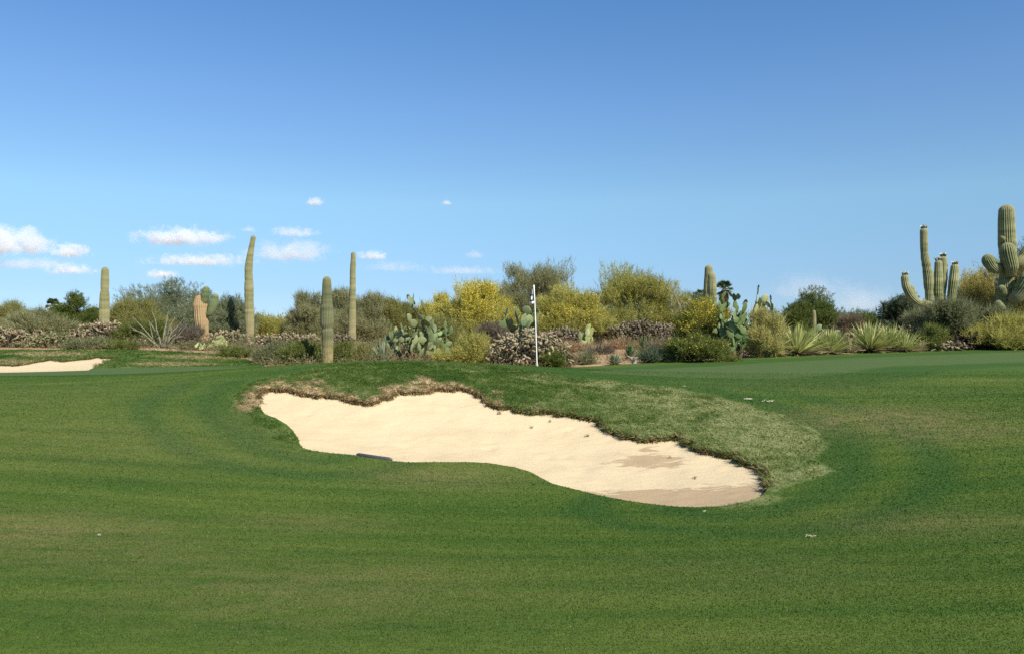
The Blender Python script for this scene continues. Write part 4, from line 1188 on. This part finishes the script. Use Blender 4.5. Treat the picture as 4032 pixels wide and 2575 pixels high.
# ---- chollas
for i, a in enumerate([
    ('dense brown cholla at the picture edge behind the far bunker', 60, 41, 1285, 210, 'tan'),
    ('low grey-brown cholla thicket behind the middle of the far bunker', 215, 41.5, 1312, 190, 'green'),
    ('tan cholla mound at the foot of the plain saguaro', 400, 43, 1262, 210, 'tan'),
    ('small dark cholla beside the ocotillo', 535, 41.5, 1335, 80, 'tan'),
    ('tangled tan cholla between scarred saguaro and leaning saguaro', 905, 46, 1296, 140, 'tan'),
    ('wide grey-brown cholla thicket between leaning and stout saguaros', 1140, 43, 1308, 280, 'tan'),
    ('grey cholla peeking between stout and slim saguaros', 1350, 44, 1312, 90, 'purple'),
    ('large dense tan cholla right behind the flagstick', 2080, 28, 1285, 275, 'tan'),
    ('dark grey cholla patch behind the dry bank', 2225, 41, 1290, 170, 'purple'),
    ('wide purple-brown cholla below the domed palo verde', 2530, 43, 1255, 310, 'purple'),
    ('brown cholla stub under the dark blue-green tree', 2680, 40, 1300, 110, 'purple'),
    ('brown cholla clump behind the bright yuccas', 3590, 40, 1285, 150, 'tan'),
    ('black cholla below the orange-gold palo verde', 3815, 35.5, 1312, 150, 'dark'),
    ('brown cholla at the grass edge below the massive saguaro', 3745, 35, 1345, 140, 'tan'),
    ('faded cholla row behind the yuccas on the right bank', 3440, 41, 1283, 170, 'tan'),
]):
    cholla(a[0], a[1], a[2], a[3], a[4], 300 + i, pal=a[5], size=.17 if a[2] < 35 else .19, rad=.036 if a[2] < 35 else .045)

# ---- prickly pears
prickly_pear('big spreading grey-green prickly pear with bare brown stems', 1625, 33, 1160, 300, 431, npads=98, pad=.35, stems=10, depth=2.2, budp=.6)
prickly_pear('pale yellow prickly pear in front of the scarred saguaro', 800, 39, 1350, 90, 402, 'pale', 22, .24, stems=4, budp=.1)
prickly_pear('upright pale prickly pear next to the scarred saguaro foot', 862, 39.5, 1322, 80, 403, 'pale', 26, .24, stems=4, budp=.1)
prickly_pear('grey-green prickly pear showing above the big cholla', 2055, 31, 1215, 240, 404, 'grey', 48, .38, stems=6, depth=1.2)
prickly_pear('pale prickly pear pads peeping out of the purple cholla', 2312, 38, 1278, 75, 405, 'pale', 14, .36, stems=3, budp=.1)
prickly_pear('tall dark prickly pear with trunk in shadow beside the yellow bush', 2885, 33, 1150, 178, 406, 'green', 100, .38, stems=8, depth=1.6, tall=1.3, budp=.5)
prickly_pear('yellowish prickly pear with upright fruiting tops', 3005, 35.5, 1132, 130, 407, 'pale', 46, .38, stems=4, depth=1.3, tall=1.8, budp=.7)
prickly_pear('low grey prickly pear patch behind the yuccas', 3240, 38, 1277, 190, 408, 'grey', 46, .30, stems=6, depth=1.6)
prickly_pear('small prickly pear hidden at the foot of the big one', 1500, 32.5, 1330, 60, 409, 'grey', 14, .28, stems=3, budp=0)
prickly_pear('lone green prickly pear pads low beside the big one', 1745, 33.5, 1268, 80, 410, 'green', 24, .30, stems=3)

# ---- rosettes
for i, a in enumerate([
    ('pale grey agave rosette under the big prickly pear', 1505, 31, 1342, 120, 'grey', 70, 'agave'),
    ('grey-green yucca rosette at the foot of the bare bank', 2420, 30, 1390, 85, 'grey', 70, 'yucca'),
    ('green yucca tuft above the grey rosette on the bank', 2480, 33, 1352, 75, 'green', 60, 'yucca'),
    ('green-grey yucca highest on the bank below the cholla', 2540, 36, 1325, 80, 'green', 60, 'yucca'),
    ('spiky green yucca first in the bright row beside the prickly pear', 3140, 34, 1290, 180, 'lime', 110, 'yucca'),
    ('pale lime yucca second in the bright row', 3270, 34.3, 1308, 120, 'lime', 90, 'yucca'),
    ('small straw yucca tucked between the bright ones', 3345, 34.5, 1325, 90, 'straw', 60, 'yucca'),
    ('largest bright yucca fanning out in the middle of the row', 3425, 35, 1282, 170, 'lime', 120, 'yucca'),
    ('lime yucca leaning beside the largest bright one', 3505, 35.2, 1292, 120, 'lime', 90, 'yucca'),
    ('low bright yellow yucca at the far end of the row', 3560, 35, 1318, 120, 'lime', 90, 'yucca'),
    ('small dry yucca at the end of the row by the green bush', 3620, 35, 1338, 80, 'straw', 60, 'yucca'),
    ('collapsed straw-coloured yucca lying beside the prickly pear', 3075, 33.5, 1335, 110, 'straw', 60, 'yucca'),
    ('small lime yucca behind the first of the bright row', 3205, 35.5, 1312, 100, 'lime', 60, 'yucca'),
]):
    yucca(a[0], a[1], a[2], a[3] - (12 if a[5] == 'lime' else 0), a[4] * (1.65 if a[5] == 'lime' else 1), 500 + i, pal=a[5], n=int(a[6] * (1.7 if a[5] == 'lime' else 1)), name=a[7], cat=a[7], wid=.072 if a[5] == 'lime' else .06, droop=.06)

# ---- ocotillo, palms, dead trees
ocotillo('grey many-caned ocotillo fanning up from the far bank', 640, 40.5, 1390, [(505, 1245), (525, 1280), (548, 1300), (560, 1262), (580, 1270), (577, 1222), (598, 1265), (612, 1230), (622, 1300), (636, 1240), (648, 1275),
         (662, 1250), (668, 1290), (690, 1300), (686, 1260), (705, 1290), (722, 1252), (735, 1275), (752, 1262), (765, 1258), (700, 1325), (590, 1330), (545, 1335)], 601)
fan_palm('distant fan palm crown above the scrub left of the plain saguaro', 208, 80, 1180, 66, 611)
fan_palm('fan palm crown half hidden by the paired saguaros', 2765, 76, 1140, 70, 612)
fan_palm('fan palm crown sticking out beside the shorter paired saguaro', 2850, 78, 1110, 80, 613)
dead_tree('bare dark snag poking above the scrub left of the ironwood', 515, 55, 1143, 110, 621, lean=-.3)
dead_tree('bare grey dead branches beside the domed palo verde', 2680, 50, 1140, 110, 622)
dead_tree('small bare dead shrub at the grass edge on the dry bank', 2495, 30.3, 1400, 60, 623, name='dead_shrub', limbs=6)
dead_tree('bare twiggy dead tree right of the flagstick above yellow blossoms', 2225, 47, 1130, 70, 624)
print('cacti', round(time.time() - T0, 1))


def build_scrub():
    """brush too far off to tell apart, and litter under the scrub"""
    rng = np.random.default_rng(77)
    mb = MB()
    for i in range(240):
        d = rng.uniform(66, 120); px = rng.uniform(-500, 4500); X = X_of(px, d); W = rng.uniform(2.5, 6); z = float(h(X, d)); H = Z_of(rng.uniform(1238, 1300), d) - z
        n = 240; az = rng.random(n) * 2 * PI; u = rng.random(n); r = .6 + .4 * rng.random(n)
        P = np.c_[X + np.cos(az) * np.sqrt(1 - u * u) * r * W / 2, d + np.sin(az) * np.sqrt(1 - u * u) * r * W / 2, z + u * H * r]
        diamonds(mb, P, rng.normal(size=(n, 3)) + np.array([0, 0, .8]), rng.uniform(.25, .55, n), rng.uniform(.12, .3, n), rng)
    o = mb.build('distant_foliage', leaf_mat('far_leaves', [(.075, .085, .03), (.14, .15, .055), (.22, .22, .10)]), smooth=False)
    tag(o, 'far desert scrub seen through gaps between the nearer bushes', 'scrub', kind='stuff')
    mb = MB()
    for i in range(1500):
        d = rng.uniform(29, 50); px = rng.uniform(-150, 4200); X = X_of(px, d)
        if inside(np.array([[X, d + .3]]), TURF)[0] or inside(np.array([[X, d - .5]]), TURF)[0]: continue
        if 2190 < px < 2510 and d < 40 and rng.random() < .9: continue
        if 950 < px < 1030 and d < 37: continue
        hh = rng.uniform(.25, .75); n = int(60 + 50 * rng.random()); z = float(h(X, d))
        P = np.c_[rng.normal(0, hh * .6, n), rng.normal(0, hh * .5, n), np.abs(rng.normal(0, hh * .42, n))]
        diamonds(mb, P + np.array([X, d, z]), norm(P + np.array([0, 0, .1])) + .4 * rng.normal(size=(n, 3)), rng.uniform(.06, .15, n), rng.uniform(.025, .055, n), rng, 0, .1, face=P + np.array([0, -.3, .4]))
    o = mb.build('undergrowth', leaf_mat('undergrowth_leaves', [(.10, .095, .045), (.19, .19, .085), (.33, .29, .16)]), smooth=False)
    tag(o, 'low mixed undergrowth covering the soil between the desert plants', 'undergrowth', kind='stuff')
    mb = MB(); n = 42000
    d = rng.uniform(25.5, 50, n); P = np.c_[X_of(rng.uniform(-200, 4250, n), d), d]
    ok = ~inside(P, TURFd); P = P[ok]
    dens = np.sin(P[:, 0] * 1.7 + 2 * np.sin(P[:, 1] * .8)) + np.sin(P[:, 1] * 2.1 + P[:, 0] * .6)
    bare = np.exp(-(((P[:, 0] - 2.7) / 1.0) ** 2 + ((P[:, 1] - 31) / 2.5) ** 2))
    P = P[(dens + rng.normal(0, .7, len(P)) > -.1) & (bare < .45)]; n = len(P)
    diamonds(mb, np.c_[P, h(P[:, 0], P[:, 1]) - .02], np.c_[rng.normal(0, .6, (n, 2)), np.full(n, .8)], rng.uniform(.10, .34, n), rng.uniform(.012, .03, n), rng, 0, .2)
    o = mb.build('dry_grass', leaf_mat('dry_desert_grass', [(.15, .10, .05), (.32, .22, .115), (.50, .38, .22)]), smooth=False)
    tag(o, 'dry tan desert grass and litter under the scrub', 'grass', kind='stuff')


build_scrub()

# ------------------------------------------------------------------ flagstick
fd = 22.2
fx, fz = X_of(2115, fd), 0
fz = float(h(fx, fd)) - .12
root = empty('flagstick', (fx, fd, fz), 'white golf flagstick with limp dark flag standing on the green', 'flagstick')
topx, topz = X_of(2102, fd) - fx, Z_of(1123, fd) - fz
M_WHITE = plain_mat('white_paint', (.80, .78, .70), (.84, .82, .76), 3, .45, .4)
mb = MB(); tube(mb, [(0, 0, 0), (topx * .3, 0, topz * .35), (topx * .62, 0, topz * .7), (topx, 0, topz)], [.017, .016, .016, .018], 12, 14)
mb.build('pole', M_WHITE, root)
m, nt, out = mat_new('flag_cloth'); g = G(nt)
wz = g.n('ShaderNodeSeparateXYZ'); nt.links.new(g.obj(), wz.inputs[0])
zc = wz.outputs[2]
vcol = g.attr('tone')
g.bsdf(out, g.mix(vcol, (.035, .05, .075), (.80, .80, .76)), .8, .1)
M_FLAG = m
mb = MB(); rows, cols = 16, 13
V = []; tone = []
for r in range(rows):
    v = r / (rows - 1)
    for c in range(cols):
        u = c / (cols - 1)
        z = topz - .10 - v * .36 - u * .03 * v - .04 * math.sin(u * 3)
        px_ = topx * (z / topz)
        wdt = .03 + .085 * min(1, v * 1.6) * (1 - .15 * v)
        x = px_ - .02 - wdt * (.5 - .5 * math.cos(u * PI * 1.0)) + .012 * math.sin(u * 9)
        y = .05 * math.sin(u * 8.5 + v * 1.2) * min(1, .3 + v)
        V.append((x, y, z))
        t = 0.0
        if v > .84: t = 1.0
        elif .42 < v < .70 and .35 < u < .85: t = 1.0
        elif v < .32: t = .30
        tone.append(t)
mb.add(V, grid_quads(rows, cols, False), 0, tone=tone)
fl = mb.build('flag', M_FLAG, root)
so = fl.modifiers.new('thick', 'SOLIDIFY'); so.thickness = .004

# ------------------------------------------------------------------ rake lying in the bunker
ra, rb = hit(1392, 1792)[0], hit(1540, 1812)[0]
inn = np.array([.02, .075])
ra, rb = ra + inn, rb + inn
cen = (ra + rb) / 2
zs = float(sand_h(np.array([cen]), BUNK1, .075, .07)[0])
root = empty('bunker_rake', (cen[0], cen[1], zs), 'dark slate rake lying in the bunker against its front lip', 'rake')
dv = norm(np.append(rb - ra, 0)[None])[0]; Lr = float(np.linalg.norm(rb - ra)) * .98
slope = (float(h(*rb)) - float(h(*ra))) / Lr
dv = norm(np.array([[dv[0], dv[1], slope]]))[0]
M_RAKE = plain_mat('slate_plastic', (.062, .060, .066), (.085, .082, .088), 6, .5, .35)
top_off = .085
mb = MB()
n = 22; t = np.linspace(-.5, .5, n); P = dv[None] * (t * Lr)[:, None] + np.array([0, 0, top_off - .008]) - np.array([0, 1, 0]) * (.10 * (1 - (2 * t[:, None]) ** 2)) * .3
sec = np.array([(-.022, -.034), (.022, -.034), (.026, -.008), (.022, .024), (.010, .034), (-.010, .034), (-.022, .024), (-.026, -.008)])
endr = np.clip(1.02 - np.abs(2 * t) ** 14, .25, 1)
V = P[:, None, :] + np.stack([np.zeros((n, 8)), sec[None, :, 0] * endr[:, None], sec[None, :, 1] * endr[:, None]], -1)
mb.add(V.reshape(-1, 3), [grid_quads(n, 8), np.arange(8)[::-1][None], (np.arange(8) + (n - 1) * 8)[None]])
hd = mb.build('head', M_RAKE, root)
for i in range(15):
    mb = MB(); c = dv * (-.46 + .92 * i / 14) * Lr + np.array([0, -.01, top_off - .02])
    tube(mb, [c, c + np.array([0, .02, -.05]), c + np.array([0, .015, -.10])], [.012, .010, .005], 5); mb.build('tine', M_RAKE, root)
mb = MB(); tube(mb, [np.array([0, -.02, top_off - .035]), np.array([-.25, .02, top_off - .10]), np.array([-1.0, .24, top_off - .12])], [.014, .014, .014], 8, 10)
mb.build('handle', plain_mat('rake_handle', (.09, .09, .10)), root)

# ------------------------------------------------------------------ pale divots and scraps on the turf
M_SCRAP = leaf_mat('bleached_clippings', [(.32, .32, .19), (.46, .44, .28), (.58, .56, .40)], .1)
for i, (a, b, w, lab) in enumerate([(2937, 1574, 34, 'bleached divot in the fairway, the nearer to the bunker of a pair'), (3022, 1582, 34, 'bleached divot in the fairway, the farther from the bunker of a pair'),
                                   (2692, 1523, 14, 'tiny white fleck on the dark fringe below the green'), (3185, 2118, 30, 'scrap of pale dry grass on the fairway below the bunker'), (2772, 2017, 14, 'tiny pale fleck on the grass just below the bunker'),
                                   (388, 2113, 16, 'small tan leaf lying on the yellowed grass')]):
    q = hit(a, b)[0]; z = float(h(q[0], q[1])); W = w / F * q[1]; rng = np.random.default_rng(900 + i)
    mb = MB(); n = 30
    P = np.c_[rng.normal(0, W * .28, n), rng.normal(0, W * .22, n), rng.uniform(.004, .02, n)]
    ang = rng.normal(.25, .5, n)
    diamonds(mb, P, np.c_[np.cos(ang), np.sin(ang), rng.normal(.12, .15, n)], W * rng.uniform(.2, .5, n), W * .12, rng, 0, .05)
    o = mb.build('clippings', M_SCRAP, smooth=False); o.location = (q[0], q[1], z + .005)
    tag(o, lab, 'clippings', 'pale scraps on the turf')
# weeds and twigs on the sand
M_WEED = leaf_mat('sand_twigs', [(.10, .08, .035), (.18, .15, .07), (.28, .22, .12)], .1)
for i, (a, b, w, lab) in enumerate([(2093, 1662, 22, 'small brown weed on the sand below the back lip'), (2166, 1642, 20, 'small weed sprig touching the back lip of the bunker'), (1965, 1615, 26, 'thin brown twig on the sand under the back lip'),
                                   (2312, 1700, 26, 'pair of tiny twigs on the sand under the notch of the lip'), (2640, 1780, 18, 'short dark twig beside the damp sand patch'), (2735, 1853, 24, 'dark crumb cluster on the sand near the deep end')]):
    q = hit(a, b)[0]; z = float(sand_h(q[None], BUNK1, .075, .07)[0]); W = w * .75 / F * q[1]; rng = np.random.default_rng(930 + i)
    mb = MB(); n = 26
    P = np.c_[rng.normal(0, W * .22, n), rng.normal(0, W * .15, n), rng.uniform(0, .03, n)]
    diamonds(mb, P, np.c_[rng.normal(size=(n, 2)), rng.normal(.5, .5, n)], W * rng.uniform(.25, .6, n), W * .12, rng, 0, .1)
    o = mb.build('twig', M_WEED, smooth=False); o.location = (q[0], q[1], z + .004)
    tag(o, lab, 'twig', 'twigs and weeds on the bunker sand')

# ------------------------------------------------------------------ clouds
def cloud(label, x0, x1, y0, y1, dens, seed, d=5200.0, soft=None):
    soft = soft or (.75 if dens > 1.5 else 1.3)
    cx, cy = (x0 + x1) / 2, (y0 + y1) / 2
    rx, rz = (x1 - x0) / 2 / F * d, (y1 - y0) / 2 / F * d
    m, nt, out = mat_new('cloud_vapour'); g = G(nt)
    oc = g.obj()                                             # the mesh is a unit ball scaled to the cloud
    sp = g.n('ShaderNodeSeparateXYZ'); nt.links.new(oc, sp.inputs[0])
    # flatter underneath: stretch the lower half
    zz = g.math('MULTIPLY', sp.outputs[2], g.mr(sp.outputs[2], -.2, .2, 1.9, 1.0))
    cb = g.n('ShaderNodeCombineXYZ'); nt.links.new(sp.outputs[0], cb.inputs[0]); nt.links.new(sp.outputs[1], cb.inputs[1]); nt.links.new(zz, cb.inputs[2])
    ln = g.n('ShaderNodeVectorMath', operation='LENGTH'); nt.links.new(cb.outputs[0], ln.inputs[0])
    k = rx / rz
    wv = g.scale(oc, (k * 1.1, 1.6, 1.25)); ad = g.n('ShaderNodeVectorMath', operation='ADD'); nt.links.new(wv, ad.inputs[0]); ad.inputs[1].default_value = (seed * 3.7, seed * 1.3, seed * 2.1)
    nz = g.noise(ad.outputs[0], 1.15, 7, .64, .35)
    v = g.math('ADD', g.math('SUBTRACT', .80, ln.outputs['Value']), g.math('MULTIPLY', g.math('SUBTRACT', nz, .5), 2.7 if dens > 1.5 else 2.0))
    de = g.mr(v, 0.0, soft, 0.0, dens / (2 * rz))
    vs = g.n('ShaderNodeVolumePrincipled'); vs.inputs['Color'].default_value = (.93, .965, 1, 1); vs.inputs['Anisotropy'].default_value = -.1
    nt.links.new(de, vs.inputs['Density']); nt.links.new(vs.outputs[0], out.inputs['Volume'])
    bm = MB(); rows, cols = 14, 24; th = np.linspace(.02, PI - .02, rows); a = np.arange(cols) / cols * 2 * PI
    V = np.stack([np.sin(th)[:, None] * np.cos(a)[None], np.sin(th)[:, None] * np.sin(a)[None], np.cos(th)[:, None] * np.ones(cols)[None]], -1) * 1.02
    bm.add(V.reshape(-1, 3), [grid_quads(rows, cols)[:, ::-1], np.arange(cols)[None], (np.arange(cols)[::-1] + (rows - 1) * cols)[None]])
    o = bm.build('cloud', m)
    o.location = (X_of(cx, d), d, Z_of(cy, d)); o.scale = (rx * 1.12, max(rz * 1.6, rx * .35), rz * 1.25)
    tag(o, label, 'cloud', 'small clouds low in the blue sky')


for i, (a) in enumerate([
    ('bright puffy cumulus cloud cut by the picture edge', -160, 205, 890, 1040, 5.0),
    ('bright rounded cloud just behind the puffy edge cloud', 190, 365, 962, 1030, 4.0),
    ('pale low cloud beside the top of the plain saguaro', 165, 385, 1040, 1095, 2.2),
    ('longest bright cloud high between plain and leaning saguaros', 500, 925, 893, 990, 4.0),
    ('small bright cloud above the ironwood', 565, 712, 1062, 1108, 3.0),
    ('thin wide veil of cloud behind the leaning saguaro', 560, 1010, 1000, 1062, 1.7),
    ('pale drifting cloud between leaning and stout saguaros', 950, 1320, 945, 1058, 1.9),
    ('small white cloud alone high above the stout saguaro', 1198, 1280, 778, 822, 2.6),
    ('thin streak of cloud right of the leaning saguaro tip', 1050, 1260, 893, 948, 1.6),
    ('small cloud beside the tip of the slim saguaro', 1400, 1530, 988, 1036, 2.6),
    ('wide faint veil of cloud under the puffy edge cloud', -120, 330, 1015, 1075, 1.3),
    ('faint drifting veil right of the slim saguaro', 1390, 1720, 1025, 1085, .8),
    ('tiny faint cloud alone in open sky above the palo verdes', 1738, 1782, 788, 816, 1.6),
    ('faint small cloud above the golden palo verde', 1820, 1915, 986, 1028, 1.2),
    ('faint low streak of cloud above the big prickly pear', 1640, 2000, 1048, 1092, .9),
    ('faint tuft of cloud just left of the leaning saguaro tip', 945, 1015, 890, 922, 1.3),
    ('broad pale cloud low behind the dark round mesquite', 3010, 3360, 1070, 1225, 1.1),
    ('pale low cloud between mesquite and flowering saguaro', 3200, 3580, 1120, 1285, 1.2),
]):
    cloud(a[0], a[1], a[2], a[3], a[4], a[5], i + 1)

# ------------------------------------------------------------------ light, sky, camera
SUN_EL, SUN_AZ = math.radians(40), math.radians(38)     # azimuth: from straight behind the camera towards the right
sv = Vector((math.sin(SUN_AZ) * math.cos(SUN_EL), -math.cos(SUN_AZ) * math.cos(SUN_EL), math.sin(SUN_EL)))
sd = bpy.data.lights.new('sun', 'SUN'); sd.energy = 4.2; sd.angle = math.radians(.53); sd.color = (1.0, .94, .83)
so = bpy.data.objects.new('sun', sd); C.objects.link(so); so.rotation_euler = sv.to_track_quat('Z', 'Y').to_euler(); so.location = (20, -20, 30)

w = bpy.data.worlds.new('World'); bpy.context.scene.world = w; w.use_nodes = True
nt = w.node_tree; nt.nodes.clear()
sky = nt.nodes.new('ShaderNodeTexSky'); sky.sky_type = 'NISHITA'; sky.sun_disc = False
sky.sun_elevation = SUN_EL; sky.sun_rotation = PI - SUN_AZ
sky.altitude = 3000; sky.air_density = .8; sky.dust_density = 0; sky.ozone_density = 6
bg = nt.nodes.new('ShaderNodeBackground'); bg.inputs[1].default_value = .15
wo = nt.nodes.new('ShaderNodeOutputWorld')
# dry desert air: less glare towards the horizon than the sky model gives
gw = G(nt)
tc = nt.nodes.new('ShaderNodeTexCoord'); sz = nt.nodes.new('ShaderNodeSeparateXYZ'); nt.links.new(tc.outputs['Generated'], sz.inputs[0])
corr = gw.ramp(sz.outputs[2], [(0.0, (.40, .378, .382)), (.06, (.60, .55, .475)), (.16, (1.0, .95, .69)), (.27, (.97, 1.0, .87)), (.38, (.80, 1.0, .965))])
mm = nt.nodes.new('ShaderNodeMix'); mm.data_type = 'RGBA'; mm.blend_type = 'MULTIPLY'; mm.inputs[0].default_value = 1
nt.links.new(sky.outputs[0], mm.inputs[6]); nt.links.new(corr, mm.inputs[7])
nt.links.new(mm.outputs[2], bg.inputs[0]); nt.links.new(bg.outputs[0], wo.inputs[0])

cd = bpy.data.cameras.new('camera'); cam = bpy.data.objects.new('camera', cd); C.objects.link(cam)
cam.location = (0, 0, EYE); cam.rotation_euler = (PI / 2, 0, 0)
cd.sensor_width = 36.0; cd.lens = 36.0 * F / 4032.0; cd.shift_y = -(1287.5 - HZ) / 4032.0 ; cd.clip_start = .1; cd.clip_end = 30000
bpy.context.scene.camera = cam

sc = bpy.context.scene
sc.view_settings.view_transform = 'Standard'; sc.view_settings.look = 'None'; sc.view_settings.exposure = 0.6; sc.view_settings.gamma = 1.0
sc.cycles.use_denoising = False
sc.cycles.max_bounces = 8; sc.cycles.diffuse_bounces = 3; sc.cycles.glossy_bounces = 2; sc.cycles.transparent_max_bounces = 8; sc.cycles.volume_bounces = 6
sc.cycles.volume_step_rate = 1.0; sc.cycles.volume_max_steps = 64
sc.cycles.sample_clamp_indirect = 8.0
print('done', round(time.time() - T0, 1))
